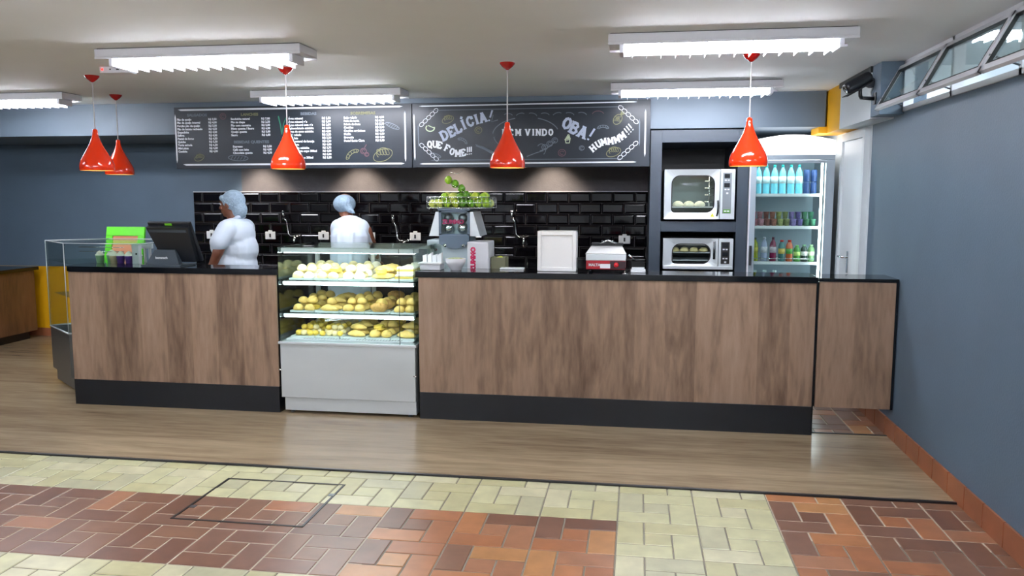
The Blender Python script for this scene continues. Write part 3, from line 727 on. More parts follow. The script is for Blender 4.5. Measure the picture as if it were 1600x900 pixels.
column(m, -4.343, -3.938, 2.369, PX, [('Pão de queijo','3,50'),('Pão de queijo integral','4,00'),('Porção pão de queijo','5,00'),('Pão de batata recheado','4,50'),('Empadinha','4,50'),('Esfirra','4,50'),('Pastel de forno','4,50'),('Quiche','5,50'),('Torta salgada','6,50'),('Mini pizza','4,50'),('Coxinha','4,00')])
column(m, -3.796, -3.405, 2.368, PX, [('Sanduíche natural','7,00'),('Pão na chapa','2,50'),('Pão com manteiga','2,00'),('Misto quente / Bauru','6,00'),('Queijo quente','5,00'),('Bauru','6,00')])
column(m, -3.785, -3.395, 2.112, PX, [('Expresso','3,50'),('Café com leite','4,00'),('Chocolate quente','4,50')])
column(m, -3.223, -2.81, 2.364, PX*1.003, [('Água mineral','2,50'),('Água mineral gás','3,00'),('Água mineral com gás','3,50'),('Achocolatado caixinha','3,50'),('Água de coco caixinha','4,00'),('Chá gelado','3,50'),('Chá lata','3,50'),('Suco natural de laranja','6,50'),('Suco lata','4,00'),('Suco soja caixinha','3,75'),('Refrigerante copo 300ml','4,50'),('Cerveja','5,00'),('Refresco copo 300ml','3,50')])
column(m, -2.684, -2.298, 2.365, PX, [('Bolo gelado','4,50'),('Fatia de torta','6,50'),('Salada de fruta','5,50'),('Cookies','3,00'),('Cookies orgânicos','4,00'),('Muffin','4,50'),('Brownie','4,50'),('Pastel Santa Clara','5,00')])
m.build('price_lettering', 'chalk', bl)
for s_, x0, x1, z in (('SALGADOS',-4.237,-4.034,2.409),('BEBIDAS QUENTES',-3.773,-3.42,2.153),('BEBIDAS',-3.102,-2.946,2.406)): MB().text(s_,.034,(x0+x1)/2,YT,z,'CENTER',bold=.0016,width=x1-x0).build('heading_lettering', 'chalkdim', bl)
for s_, x0, x1, z in (('LANCHES',-3.692,-3.519,2.408),('SOBREMESAS',-2.618,-2.379,2.403)): MB().text(s_,.034,(x0+x1)/2,YT,z,'CENTER',bold=.0016,width=x1-x0).build('heading_lettering', 'chalkgold', bl)
# doodles: little chalk line drawings
def arc(cx, cz, rx, rz, a0, a1, n=14, rot=0):
    out = []
    for k in range(n+1):
        a = a0+(a1-a0)*k/n; x, z = rx*math.cos(a), rz*math.sin(a)
        out.append((cx+x*math.cos(rot)-z*math.sin(rot), cz+x*math.sin(rot)+z*math.cos(rot)))
    return out
W_ = .006
def d_croissant(m, cx, cz, s, rot=0):
    m.ribbon(arc(cx,cz,s,s*.62,.15,PI-.15,14,rot), W_, YT); m.ribbon(arc(cx,cz-.0*s,s*.6,s*.25,.2,PI-.2,10,rot), W_, YT)
    for k in range(1,6):
        a = PI*k/6; p = (cx+s*.6*math.cos(a)*math.cos(rot)-s*.25*math.sin(a)*math.sin(rot), cz+s*.6*math.cos(a)*math.sin(rot)+s*.25*math.sin(a)*math.cos(rot))
        q_ = (cx+s*math.cos(a)*math.cos(rot)-s*.62*math.sin(a)*math.sin(rot), cz+s*math.cos(a)*math.sin(rot)+s*.62*math.sin(a)*math.cos(rot)); m.ribbon([p,q_], W_*.8, YT)
    for e_ in (.15,PI-.15):
        m.ribbon([(cx+s*math.cos(e_)*math.cos(rot)-s*.62*math.sin(e_)*math.sin(rot), cz+s*math.cos(e_)*math.sin(rot)+s*.62*math.sin(e_)*math.cos(rot)), (cx+s*.6*math.cos(e_)*math.cos(rot), cz+s*.6*math.cos(e_)*math.sin(rot))], W_, YT)
def d_plate(m, cx, cz, s):
    m.ribbon(arc(cx,cz-s*.2,s,s*.55,0,2*PI,22,.35), W_, YT); m.ribbon(arc(cx,cz,s*.62,s*.5,-.3,PI+.5,14,.3), W_, YT)
    for k in range(4): m.ribbon(arc(cx-s*.4+s*.28*k,cz+s*.1,s*.17,s*.3,0,2*PI,10,.5), W_*.8, YT)
def d_loop(m, cx, cz, s): m.ribbon(arc(cx,cz,s,s*.9,0,2*PI,18), W_, YT); m.ribbon(arc(cx,cz,s*.55,s*.45,.4,5.2,12), W_*.9, YT)
def d_baguette(m, cx, cz, s, rot):
    m.ribbon(arc(cx,cz,s,s*.26,0,2*PI,24,rot), W_, YT)
    for k in range(-2,3): 
        u = k*s*.32; m.ribbon([(cx+(u-.1*s)*math.cos(rot)+.16*s*math.sin(rot), cz+(u-.1*s)*math.sin(rot)-.16*s*math.cos(rot)),(cx+(u+.1*s)*math.cos(rot)-.16*s*math.sin(rot), cz+(u+.1*s)*math.sin(rot)+.16*s*math.cos(rot))], W_*.8, YT)
def d_pine(m, cx, cz, s):
    m.ribbon(arc(cx,cz,s*.62,s*.85,0,2*PI,20,-.6), W_, YT)
    for k in (-1,0,1): m.ribbon([(cx-.5*s+.25*k*s,cz-.3*s),(cx+.35*s+.2*k*s,cz+.5*s)], W_*.6, YT); m.ribbon([(cx-.2*s+.2*k*s,cz+.5*s),(cx+.3*s+.2*k*s,cz-.4*s)], W_*.6, YT)
    for a in (.3,.8,1.3): m.ribbon([(cx+.45*s,cz+.7*s),(cx+.45*s+s*.8*math.cos(a),cz+.7*s+s*.7*math.sin(a))], W_*1.6, YT)
def d_cupcake(m, cx, cz, s):
    m.ribbon([(cx-.5*s,cz),(cx-.35*s,cz-.7*s),(cx+.35*s,cz-.7*s),(cx+.5*s,cz)], W_*1.4, YT)
    for k in range(4): m.ribbon(arc(cx+.05*s*k,cz+.1*s+.25*s*k,s*(.6-.14*k),s*.17,0,2*PI,12,.2), W_*1.2, YT)
def draw(nm, mt, brd, fn, *a):
    m = MB(); fn(m, *a); return m.build(nm, mt, brd)
def lines(m, *ls):
    for pts, wd in ls: m.ribbon(pts, wd, YT)
draw('croissant_drawing','chalkgold',bl,d_croissant,-2.60,2.02,.075,.6); draw('bread_basket_drawing','chalkgold',bl,d_plate,-2.315,2.04,.095); draw('bread_drawing','chalkdim',bl,d_baguette,-3.735,2.006,.10,-.05); draw('bread_drawing','chalkdim',bl,d_baguette,-2.22,2.285,.07,-.4); draw('plate_drawing','chalkgold',bl,d_plate,-4.13,2.02,.05)
draw('ring_drawing','chalkred',bl,d_loop,-3.873,2.395,.03); m = MB(); d_loop(m,-2.50,2.06,.028); d_loop(m,-2.47,2.03,.02); m.ribbon([(-2.49,2.09),(-2.47,2.12)],W_,YT); m.build('cherry_drawing', 'chalkred', bl)
m = MB(); m.ribbon([(-3.32,2.39),(-3.30,2.30),(-3.29,2.22)], .012, YT); m.ribbon([(-3.29,2.22),(-3.27,2.32),(-3.24,2.38)], .009, YT); m.build('green_drawing', 'chalkgreen', bl)

# welcome panel
m = MB()
def bar(a, b, wd): 
    L = Vector((b[0]-a[0], b[1]-a[1])); n = Vector((-L.y,L.x)).normalized()*wd/2; e = L.normalized()*.03
    m.prism([(a[0]+n.x,YT,a[1]+n.y),(a[0]-e.x,YT,a[1]-e.y),(a[0]-n.x,YT,a[1]-n.y),(b[0]-n.x,YT,b[1]-n.y),(b[0]+e.x,YT,b[1]+e.y),(b[0]+n.x,YT,b[1]+n.y)], (0,.001,0))
for a in (((-1.94,2.457),(-.04,2.463),.011),((-1.94,1.94),(-.04,1.945),.013),((-2.015,2.36),(-2.012,2.0),.013),((.062,2.37),(.062,2.02),.013)): bar(*a)
m.build('chalk_border', 'chalk', br)
m = MB()
for a in (((-1.84,2.418),(-.15,2.424),.006),((-1.84,1.972),(-.15,1.976),.006),((-1.977,2.27),(-1.975,2.12),.011),((.012,2.29),(.013,2.11),.011)): bar(*a)
m.build('inner_border', 'chalkdim', br)
for sx, sz in ((-1,1),(1,1),(-1,-1),(1,-1)):
    m = MB()
    for k in range(5): m.ribbon(arc(-.982+sx*(.83+.033*k), 2.2+sz*(.215-.03*k),.024,.017,0,2*PI,12,-sx*sz*.7), .005, YT)
    m.build('corner_flourish', 'chalk', br)
# slab-serif capitals
T_ = .31
GL = {
 'D':([[(.14,0),(.14,1)],[(.14,.93),(.45,.93),(.72,.74),(.76,.5),(.72,.26),(.45,.07),(.14,.07)]],[(.14,.03),(.14,.97)]),
 'E':([[(.14,0),(.14,1)],[(.14,.93),(.68,.93)],[(.14,.5),(.5,.5)],[(.14,.07),(.68,.07)],[(.68,.93),(.68,.7)],[(.68,.07),(.68,.3)]],[(.14,.03),(.14,.97)]),
 'L':([[(.14,0),(.14,1)],[(.14,.07),(.66,.07)],[(.66,.07),(.66,.33)]],[(.14,.03),(.14,.97)]),
 'I':([[(.25,0),(.25,1)]],[(.25,.05),(.25,.95)]),
 'Í':([[(.25,0),(.25,1)],[(.22,1.1),(.4,1.3)]],[(.25,.05),(.25,.95)]),
 'C':([[(.74,.66),(.6,.9),(.4,.94),(.18,.76),(.12,.5),(.18,.24),(.4,.06),(.6,.1),(.76,.32)],[(.74,.94),(.74,.64)]],[]),
 'A':([[(.12,0),(.42,1)],[(.42,1),(.74,0)],[(.24,.33),(.62,.33)]],[(.12,.05),(.74,.05),(.4,.96)]),
 'Q':([[(.42,.94),(.2,.8),(.12,.5),(.2,.2),(.42,.06),(.64,.2),(.72,.5),(.64,.8),(.42,.94)],[(.48,.28),(.8,-.12)]],[]),
 'U':([[(.16,1),(.16,.32),(.3,.1),(.46,.06),(.62,.1),(.74,.32),(.74,1)]],[(.16,.95),(.74,.95)]),
 'F':([[(.14,0),(.14,1)],[(.14,.93),(.68,.93)],[(.14,.5),(.5,.5)],[(.68,.93),(.68,.7)]],[(.14,.05),(.14,.97)]),
 'O':([[(.42,.94),(.2,.8),(.12,.5),(.2,.2),(.42,.06),(.64,.2),(.72,.5),(.64,.8),(.42,.94)]],[]),
 'M':([[(.16,0),(.16,1)],[(.16,1),(.5,.25)],[(.5,.25),(.84,1)],[(.84,1),(.84,0)]],[(.16,.05),(.84,.05),(.14,.96),(.86,.96)]),
 'B':([[(.14,0),(.14,1)],[(.14,.93),(.5,.93),(.64,.74),(.5,.53),(.14,.53)],[(.5,.53),(.7,.3),(.52,.07),(.14,.07)]],[(.14,.03),(.14,.97)]),
 'V':([[(.1,1),(.42,0)],[(.42,0),(.74,1)]],[(.1,.95),(.74,.95)]),
 'N':([[(.16,0),(.16,1)],[(.16,1),(.74,0)],[(.74,0),(.74,1)]],[(.16,.05),(.14,.96),(.74,.96)]),
 'H':([[(.16,0),(.16,1)],[(.74,0),(.74,1)],[(.16,.5),(.74,.5)]],[(.16,.05),(.74,.05),(.16,.95),(.74,.95)]),
 '!':([[(.2,.34),(.26,1.1)],[(.18,.0),(.2,.14)]],[]),
}
def glyph(m, ch, cx, cz, h, rot, k=.8, th=T_):
    st, sf = GL[ch]; wd = {'M':1.0,'I':.5,'Í':.5,'!':.4}.get(ch,.86)
    def tr(p):
        x = (p[0]-wd/2)*h*k; z = (p[1]-.5)*h
        return (cx+x*math.cos(rot)-z*math.sin(rot), cz+x*math.sin(rot)+z*math.cos(rot))
    j = 0
    for i, s_ in enumerate(st):
        m.ribbon([tr(p) for p in s_], th*h*(.55 if ch == '!' else .8), YT-.0002*i)
    for (x,z) in sf: m.ribbon([tr((x-.19,z)),tr((x+.19,z))], .11*h, YT-.0014)
def word(s, pts, h, rots, mb, k=.8, th=T_):
    for ch, (x,z), r in zip(s, pts, rots): glyph(mb, ch, x, z, h, r, k, th)
m = MB(); word('DELÍCIA!', [(-1.735,2.195),(-1.665,2.228),(-1.604,2.26),(-1.556,2.288),(-1.497,2.315),(-1.437,2.333),(-1.378,2.348),(-1.31,2.36)], .09, [.45,.45,.45,.4,.35,.3,.25,-.25], m, .88); m.build('slogan_lettering', 'chalklilac', br)
m = MB(); word('OBA!', [(-.620,2.286),(-.553,2.243),(-.482,2.208),(-.412,2.185)], .104, [-.45,-.45,-.4,-.5], m, .92)
m.build('slogan_lettering', 'chalklilac', br)
m = MB(); word('QUEFOME!!!', [(-1.872,2.116),(-1.823,2.117),(-1.775,2.107),(-1.707,2.078),(-1.662,2.049),(-1.609,2.033),(-1.556,2.040),(-1.522,2.05),(-1.504,2.052),(-1.487,2.054)], .062, [.0,-.05,-.2,-.45,-.3,0,.2,.05,.05,.05], m, .92); m.build('slogan_lettering', 'chalk', br)
m = MB(); word('BEMVINDO', [(-1.18,2.213),(-1.122,2.213),(-1.058,2.213),(-.972,2.213),(-.922,2.213),(-.878,2.212),(-.822,2.211),(-.765,2.211)], .058, [0]*8, m, .92); m.build('slogan_lettering', 'chalk', br)
m = MB(); word('HUMMMM!!!', [(-.392,2.068),(-.345,2.103),(-.296,2.122),(-.238,2.128),(-.183,2.142),(-.135,2.172),(-.098,2.207),(-.08,2.226),(-.062,2.245)], .062, [.7,.5,.25,.1,.3,.6,.75,.75,.75], m, .85)
m.build('slogan_lettering', 'chalk', br)
m = MB()
m.ribbon(arc(-.99,2.19,.30,.155,.3,1.2,12), .008, YT); m.ribbon(arc(-.99,2.19,.30,.155,PI-1.25,PI-.1,12), .008, YT); m.ribbon(arc(-.99,2.19,.28,.16,-1.1,-.35,10), .008, YT); m.ribbon(arc(-.99,2.19,.29,.15,PI+.1,PI+.9,10), .008, YT)
for k in range(3): d_loop(m,-.82+.045*k,2.08+.03*k,.026)
m.ribbon([(-.98,2.0),(-.9,2.03),(-.83,2.05)],.007,YT); m.ribbon(arc(-.85,2.06,.04,.05,-1,2.5,10),.006,YT)
m.build('scroll_frame_drawing', 'chalkdim', br)
draw('rolling_pin_drawing','chalkdim',br,lines,([(-1.44,2.105),(-1.36,2.07),(-1.27,2.02)],.02),([(-1.45,2.112),(-1.38,2.09),(-1.28,2.04)],.007))
draw('squiggle_drawing','chalkdim',br,lines,([(-1.285,2.37),(-1.30,2.31),(-1.24,2.325)],.008))
for k in range(7): draw('leaf_drawing','chalkdim',br,lines,(arc(-1.15+.11*k,2.36,.04,.02,.2,2.6,8,.3*math.sin(k*2)),.006))
draw('croissant_drawing','chalkdim',br,d_croissant,-.305,2.235,.052); draw('ring_drawing','chalkdim',br,d_loop,-.49,2.07,.022); draw('bread_drawing','chalkdim',br,d_baguette,-1.82,2.018,.055,-.35); draw('croissant_drawing','chalkdim',br,d_croissant,-1.57,2.135,.05,-.5)
draw('plate_drawing','chalkgold',br,d_plate,-.21,2.045,.065); draw('pineapple_drawing','chalkgold',br,d_pine,-.178,2.315,.055); draw('ring_drawing','chalkgold',br,d_loop,-1.42,2.237,.032); draw('plate_drawing','chalkgold',br,d_plate,-1.70,2.345,.055)
pg = mat('pale_green_chalk',(196,210,176),.6); draw('cupcake_drawing',pg,br,d_cupcake,-.615,2.145,.042); draw('teacup_drawing',pg,br,lines,(arc(-1.865,2.262,.04,.03,2.4,6.6,12),.010),([(-1.885,2.285),(-1.85,2.27),(-1.83,2.262)],.008))
draw('ring_drawing','chalkred',br,d_loop,-.665,2.03,.033); draw('swirl_drawing','chalkred',br,lines,(arc(-.35,2.36,.05,.03,.2,3,10),.005))

# ------------------------------------------------------------------ oven tower
TX0, TX1, TY, TYB = .112, .955, 7.305, 8.44
t = thing('oven_tower', 'tall dark navy cabinet with two open niches for the ovens', 'cabinet', ((TX0+TX1)/2,7.9,0))
for x0, x1 in ((TX0,.212),(.862,TX1)): MB().box(x0,x1,TY,TYB,0,2.222,.002).build('side_panel', 'navy', t)
MB().box(.212,.862,TY,TYB,2.115,2.222,.002).build('top_panel', 'navy', t)
MB().box(.212,.862,TY,TYB,1.335,1.425,.002).build('shelf', 'navy', t)
MB().box(.212,.862,TY,TYB,0,.945,.002).build('lower_cupboard', 'navy', t)
MB().box(.212,.862,TYB-.03,TYB,.945,2.115).build('back_panel', 'dark', t)
def oven(z0, z1, label, two):
    x0, x1, y = .238, .842, 7.28; wd = x1-x0; H_ = z1-z0
    t = thing('convection_oven', label, 'oven', ((x0+x1)/2, y+.3, z0))
    M_ = 'steel'; wx0, wx1, wz0, wz1 = (x0+.065,x0+.43,z0+.06,z1-.055) if not two else (x0+.08,x0+.41,z0+.05,z1-.05)
    pass
    m = MB(); m.box(x0,x0+.01,y+.04,y+.6,z0,z1); m.box(x1-.01,x1,y+.04,y+.6,z0,z1); m.box(x0,x1,y+.04,y+.6,z0,z0+.01); m.box(x0,x1,y+.04,y+.6,z1-.01,z1); m.box(x0,x1,y+.59,y+.6,z0,z1); m.build('housing', 'steeldk', t)
    # door with a rounded window opening
    m = MB(); n = 6; r = .07; dx1 = x0+.475; pts = []
    for cx, cz, a0 in ((wx1-r,wz1-r,0),(wx0+r,wz1-r,PI/2),(wx0+r*.4,wz0+r*.4,PI),(wx1-r,wz0+r,3*PI/2)):
        rr = r if cx != wx0+r*.4 else r*.4
        for k in range(n+1): a = a0+PI/2*k/n; pts.append((cx+rr*math.cos(a), cz+rr*math.sin(a)))
    # outer rectangle sampled at matching directions
    def out(p):
        cx, cz = (wx0+wx1)/2, (wz0+wz1)/2; dx, dz = p[0]-cx, p[1]-cz; s_ = 1e9
        if dx: s_ = min(s_, ((dx1 if dx > 0 else x0)-cx)/dx)
        if dz: s_ = min(s_, ((z1 if dz > 0 else z0)-cz)/dz)
        return (cx+dx*s_, cz+dz*s_)
    N = len(pts)
    inn = [m.bm.verts.new((p[0],y+.012,p[1])) for p in pts]; inb = [m.bm.verts.new((p[0],y+.035,p[1])) for p in pts]
    ou = [m.bm.verts.new((out(p)[0],y,out(p)[1])) for p in pts]; oub = [m.bm.verts.new((out(p)[0],y+.035,out(p)[1])) for p in pts]
    for k in range(N):
        j = (k+1) % N
        m.bm.faces.new([ou[k],ou[j],inn[j],inn[k]]); m.bm.faces.new([inn[k],inn[j],inb[j],inb[k]]); m.bm.faces.new([oub[j],oub[k],inb[k],inb[j]] ); m.bm.faces.new([ou[j],ou[k],oub[k],oub[j]])
    for cx_, cz_ in ((x0,z0),(x0,z1),(dx1,z0),(dx1,z1)):   # corners
        best = sorted(range(N), key=lambda k: (ou[k].co.x-cx_)**2+(ou[k].co.z-cz_)**2)[:1][0]
        nb = [best-1, (best+1) % N]
        for q_ in nb:
            a, b = ou[best].co, ou[q_].co
            if abs(a.x-b.x) > 1e-4 and abs(a.z-b.z) > 1e-4: m.poly([(a.x,y,a.z),(b.x,y,b.z),(cx_,y,cz_)])
    dr = m.build('door', M_, t)
    m = MB(); m.ribbon([(p[0],p[1]) for p in pts], .008, y+.009, closed=True); m.build('window_gasket', 'trimblack', dr)
    MB().box(wx0-.005,wx1+.005,y+.02,y+.024,wz0-.005,wz1+.005).build('window_glass', 'glass', dr)
    m = MB(); m.box(x0+.48,x1,y,y+.035,z0,z1,.002); pn = m.build('control_panel', M_, t)
    m = MB(); m.box(x0+.50,x1-.03,y-.003,y,z0+.05,z1-.03,.001); m.build('control_strip', mat('grey_control_strip',(120,128,134),.4) if not two else M['trimblack'], pn)
    for zz in (z1-.055, z1-.135): MB().box(x0+.512,x1-.045,y-.005,y-.0031,zz-.022,zz+.015).build('display', 'black', pn)
    for zz in (z1-.095, z1-.175): 
        for xx in (x0+.515, x0+.54): MB().box(xx,xx+.017,y-.005,y-.0031,zz-.006,zz+.006).build('push_button', 'whitemetal', pn)
    MB().box(x0+.53,x0+.548,y-.005,y-.0031,z1-.215,z1-.2).build('push_button', 'whitemetal', pn)
    if not two:
        m = MB(); m.box(x0+.508,x1-.035,y-.005,y-.0031,z0+.055,z0+.085); m.build('green_display', mat('green_lit_display',(60,110,40),.4,emit=(90,150,50),estr=.4), pn)
        m = MB(); m.box(x0+.515,x0+.535,y-.006,y-.0051,z0+.065,z0+.075); m.box(x0+.54,x0+.56,y-.006,y-.0051,z0+.065,z0+.075); m.build('display_digits', 'white', pn)
        MB().text('PRATICA', .014, x0+.537, y-.0035, z0+.1, 'CENTER').build('maker_lettering', 'steeldk', pn)
        m = MB(); m.prism([(x0+.40,y-.002,z0+.02),(x0+.435,y-.002,z0+.02),(x0+.4175,y-.002,z0+.055)], (0,.0015,0)); m.build('warning_sticker', mat('yellow_sticker',(200,200,40),.4), dr)
        m = MB(); m.tube([(x0+.455,y-.002,z0+.03),(x0+.46,y-.035,z0+.06),(x0+.462,y-.035,z0+.12),(x0+.462,y-.005,z0+.16)], .008); m.build('door_handle', 'black', dr)
        MB().text('TECNOVIP' if 0 else 'PRATICA', .03, (wx0+wx1)/2-.03, y+.018, wz1-.075, 'CENTER').build('glass_lettering', 'steeldk', dr)
    else:
        m = MB(); m.box(x0+.43,x0+.452,y-.03,y-.016,z0+.09,z1-.02,.005); m.box(x0+.434,x0+.448,y-.016,y,z0+.1,z0+.115); m.box(x0+.434,x0+.448,y-.016,y,z1-.05,z1-.035); m.build('door_handle', 'chrome', dr)
        m = MB(); m.box(x0,x1,y-.004,y+.03,z0,z0+.028,.002); m.build('base_strip', 'steel', t)
    # inside
    m = MB(); m.box(x0+.02,x0+.47,y+.55,y+.56,z0+.02,z1-.02); m.build('cavity_back', mat('oven_cavity',(112,122,126),.4,metal=.4), t)
    levels = [z0+.105] if not two else [z0+.075,z0+.145,z0+.215]
    for zz in levels: MB().box(x0+.05,x0+.46,y+.06,y+.5,zz-.006,zz,.001).build('rack', 'whitemetal', t)
    if not two:
        m = MB()
        for k in range(4): m.tube([(wx1-.075,y+.1,z0+.15+k*.06),(wx1+.005,y+.1,z0+.15+k*.06)], .005, 6)
        m.tube([(wx1-.035,y+.1,z0+.05),(wx1-.035,y+.1,z1-.05)], .006, 6); m.build('rack_support', 'chrome', t)
    m = MB(); m.box(x0+.06,x0+.4,y+.08,y+.3,z1-.03,z1-.022); m.build('cavity_light', mat('lit_oven_lamp%d' % two,(255,240,210),.5,emit=(255,244,220),estr=4), t)
    return levels, x0, y, t
lv, ox, oy, _ = oven(1.447,1.88,'upper convection oven with three rolls behind its large window',0)
def loaf(nm, x, y, z, s, label, grp, m_):
    ob = MB().ball((0,0,.012*s), (.052*s,.05*s,.042*s), 16, 10, fn=lambda p: Vector((p.x,p.y,p.z if p.z > 0 else p.z*.3))).build(nm, m_, label=label, cat='bread roll', group=grp)
    ob.location = (x,y,z); return ob
for k, x in enumerate((.335,.43,.525)): loaf('bread_roll', x+.03, oy+.13, lv[0]+.001, .95, 'risen white bread roll, %s of three on the rack in the upper oven' % ('left','middle','right')[k], 'rolls in the upper oven', BUN[3])
lv, ox, oy, _ = oven(1.005,1.277,'lower convection oven with three racks of rolls behind its dark window',1)
for j, zz in enumerate(lv[1:]):
    for k in range(4): loaf('bread_roll', .345+k*.085, oy+.12+.01*(k%2), zz+.001, .8, 'pale roll, %s from the left on the %s rack of the lower oven' % (ORD[k], ('middle','top')[j]), 'rolls in the lower oven', BUN[0])

# ------------------------------------------------------------------ drinks fridge
FX0, FX1, FY, FYB = .960, 1.655, 7.25, 7.95
t = thing('drinks_fridge', 'tall glass-door drinks fridge with a glowing white canopy beside the oven tower', 'fridge', ((FX0+FX1)/2,7.6,0))
M['fridge'] = mat('grey_fridge_frame', (150,164,174), .35); M['fridgein'] = mat('fridge_liner', (176,198,208), .4)
m = MB()
m.box(FX0,FX0+.03,FY+.05,FYB,.08,2.0); m.box(FX1-.03,FX1,FY+.05,FYB,.08,2.0); m.box(FX0,FX1,FY+.05,FYB,1.965,2.0); m.box(FX0,FX1,FY+.05,FYB,.08,.3); m.build('cabinet', 'fridge', t)
MB().box(FX0+.03,FX1-.03,FYB-.03,FYB,.3,1.965).build('back_liner', 'fridgein', t)
MB().box(FX0+.02,FX1-.02,FY+.08,FYB-.02,0,.08).build('base', 'black', t)
# curved canopy
pts = [(FX0,2.0)]+[(FX1,2.0)]+[(FX1,2.118)]
for k in range(1,12): 
    u = k/12; pts.append((FX1+(FX0-FX1)*u, 2.118+.05*math.sin(PI*(u*.85+.15*u))*1.0+.0*u))
pts.append((FX0,2.11))
m = MB(); m.prism([(p[0],FY+.0,p[1]) for p in pts], (0,.5,0)); m.build('lit_canopy', 'dome', t)
m = MB(); m.box(FX0,FX1,FY-.004,FY+.05,1.955,1.998,.003); m.build('canopy_rail', 'fridge', t)
dd = MB(); z0, z1 = .32, 1.953
for a in ((FX0+.0,FX0+.055,z0,z1),(FX1-.07,FX1,z0,z1),(FX0+.055,FX1-.07,z1-.025,z1),(FX0+.055,FX1-.07,z0,z0+.05)): dd.box(a[0],a[1],FY,FY+.04,a[2],a[3],.002)
dr = dd.build('door', 'fridge', t)
MB().box(FX0+.055,FX1-.07,FY+.018,FY+.024,z0+.05,z1-.025).build('door_glass', 'glass', dr)
MB().box(FX0+.012,FX0+.032,FY-.03,FY-.002,1.05,1.22,.005).build('door_handle', 'trimblack', dr)
MB().box(FX0-.003,FX0+.008,FY-.002,FY+.04,.32,1.95).build('edge_strip', 'whitemetal', dr)
MB().box(FX1-.095,FX1-.08,FY+.06,FY+.075,.4,1.94).build('light_strip', 'led', t)
MB().box(FX0+.06,FX1-.1,FY+.06,FY+.09,1.945,1.955).build('top_light_strip', 'led', t)
FS = (1.072,1.385,1.665)
for k, z in enumerate(FS):
    s_ = MB().box(FX0+.04,FX1-.09,FY+.1,FYB-.05,z-.008,z).build('shelf', 'whitemetal', t)
    MB().box(FX0+.04,FX1-.09,FY+.092,FY+.1,z-.022,z+.004,.001).build('price_rail', 'white', s_)
    if k == 0: MB().tube([(FX0+.06,FY+.10,z+.03),(FX1-.11,FY+.10,z+.03)],.003).build('guard_wire', 'chrome', s_)
MB().box(FX0+.04,FX1-.09,FY+.1,FYB-.05,.78,.788).build('shelf', 'whitemetal', t)
def bottle(x, y, z, h, r, body, lab, capm, label, grp, nm='bottle', kind=0):
    t = thing(nm, label, 'bottle', (x,y,z), grp)
    if kind == 0: prof = [(0,0),(r*.9,0),(r,h*.04),(r*.96,h*.3),(r,h*.5),(r,h*.62),(r*.8,h*.76),(r*.36,h*.88),(r*.36,h*.93),(0,h*.93)]
    else: prof = [(0,0),(r*.92,0),(r,h*.05),(r,h*.7),(r*.75,h*.84),(r*.5,h*.88),(r*.5,h*.92),(0,h*.92)]
    MB().lathe((x,y,z), prof, 16).build('body', body, t)
    MB().lathe((x,y,z), [(r*1.02,h*.36),(r*1.03,h*.36),(r*1.03,h*.6),(r*1.02,h*.6)], 16).build('paper_label', lab, t)
    q = .40 if kind == 0 else .54
    MB().lathe((x,y,z+h*.91), [(0,0),(r*q,0),(r*q,h*.085),(0,h*.088)], 12).build('cap', capm, t)
    return t
cyan = mat('clear_water_plastic',(120,206,222),.1); teal = mat('teal_bottle_cap',(20,150,140),.3); lblw = mat('white_bottle_label',(225,245,245),.4)
b0 = bottle(1.055,7.42,1.666,.255,.031,cyan,lblw,teal,'clear water bottle, first from the left on the top fridge shelf','water bottles on the top fridge shelf','water_bottle')
for k in range(1,6): dup(b0,(1.055+.069*k,7.42+.004*(k%2),1.666),label='clear water bottle, %s from the left on the top fridge shelf' % ORD[k])
navy_ = mat('dark_blue_pack',(34,62,110),.35,noise=.2,nscale=40)
i = 0
for zz in (1.666,1.772):
    for x in (1.463,1.522):
        o = MB().lathe((x,7.42,zz), [(0,0),(.024,0),(.027,.008),(.027,.092),(.022,.104),(0,.104)], 16).build('drink_can', navy_, label='dark blue can in the %s pair, %s side, right end of the top fridge shelf' % ('lower' if zz < 1.7 else 'upper', 'left' if x < 1.5 else 'right'), cat='can', group='blue cans on the top fridge shelf'); i += 1
cm = [mat('printed_cup_%d' % k, c, .4, noise=.35, nscale=70) for k, c in enumerate(((180,120,130),(190,140,150),(130,84,74),(150,100,84),(150,160,96),(120,130,80),(120,110,160),(96,88,140),(60,110,80),(70,130,100)))]
for row, y in enumerate((7.40,7.50)):
    for k in range(10):
        x = 1.035+k*.0545; z = 1.386+(.0 if row == 0 else .0)
        for lvl in range(1+row):
            zz = 1.386+lvl*.062
            o = MB().lathe((x,y,zz), [(0,0),(.019,0),(.025,.056),(.0265,.058),(.0265,.062),(0,.061)], 14).build('yogurt_cup', cm[k], label=('small printed cup, %s from the left, front row of the middle fridge shelf' if row == 0 else ('small printed cup, %s from the left, back row of the middle fridge shelf' if lvl == 0 else 'small printed cup, %s from left, topmost of the back row, middle fridge shelf')) % ORD[k], cat='cup', group='printed cups on the middle fridge shelf')
spec_ = [(1.045,.21,(150,160,40),(180,176,60),(60,70,30),0,'olive yellow juice bottle'),(1.125,.215,(150,160,190),(200,205,215),(200,205,215),0,'pale grey juice bottle with a white label'),(1.200,.215,(110,20,60),(190,180,190),(80,20,50),0,'dark red grape juice bottle'),
    (1.275,.19,(60,110,110),(200,180,90),(200,40,30),1,'green squat bottle with a red cap beside the grape juice'),(1.340,.19,(180,90,50),(70,150,60),(200,40,30),1,'orange squat bottle with a red cap'),(1.405,.145,(70,140,60),(180,210,120),(90,160,70),1,'short bright green bottle on the lower shelf'),
    (1.465,.15,(50,66,60),(210,215,210),(110,160,120),1,'short dark bottle with white label'),(1.525,.15,(110,150,100),(190,200,170),(150,190,140),1,'short pale green bottle at the right end')]
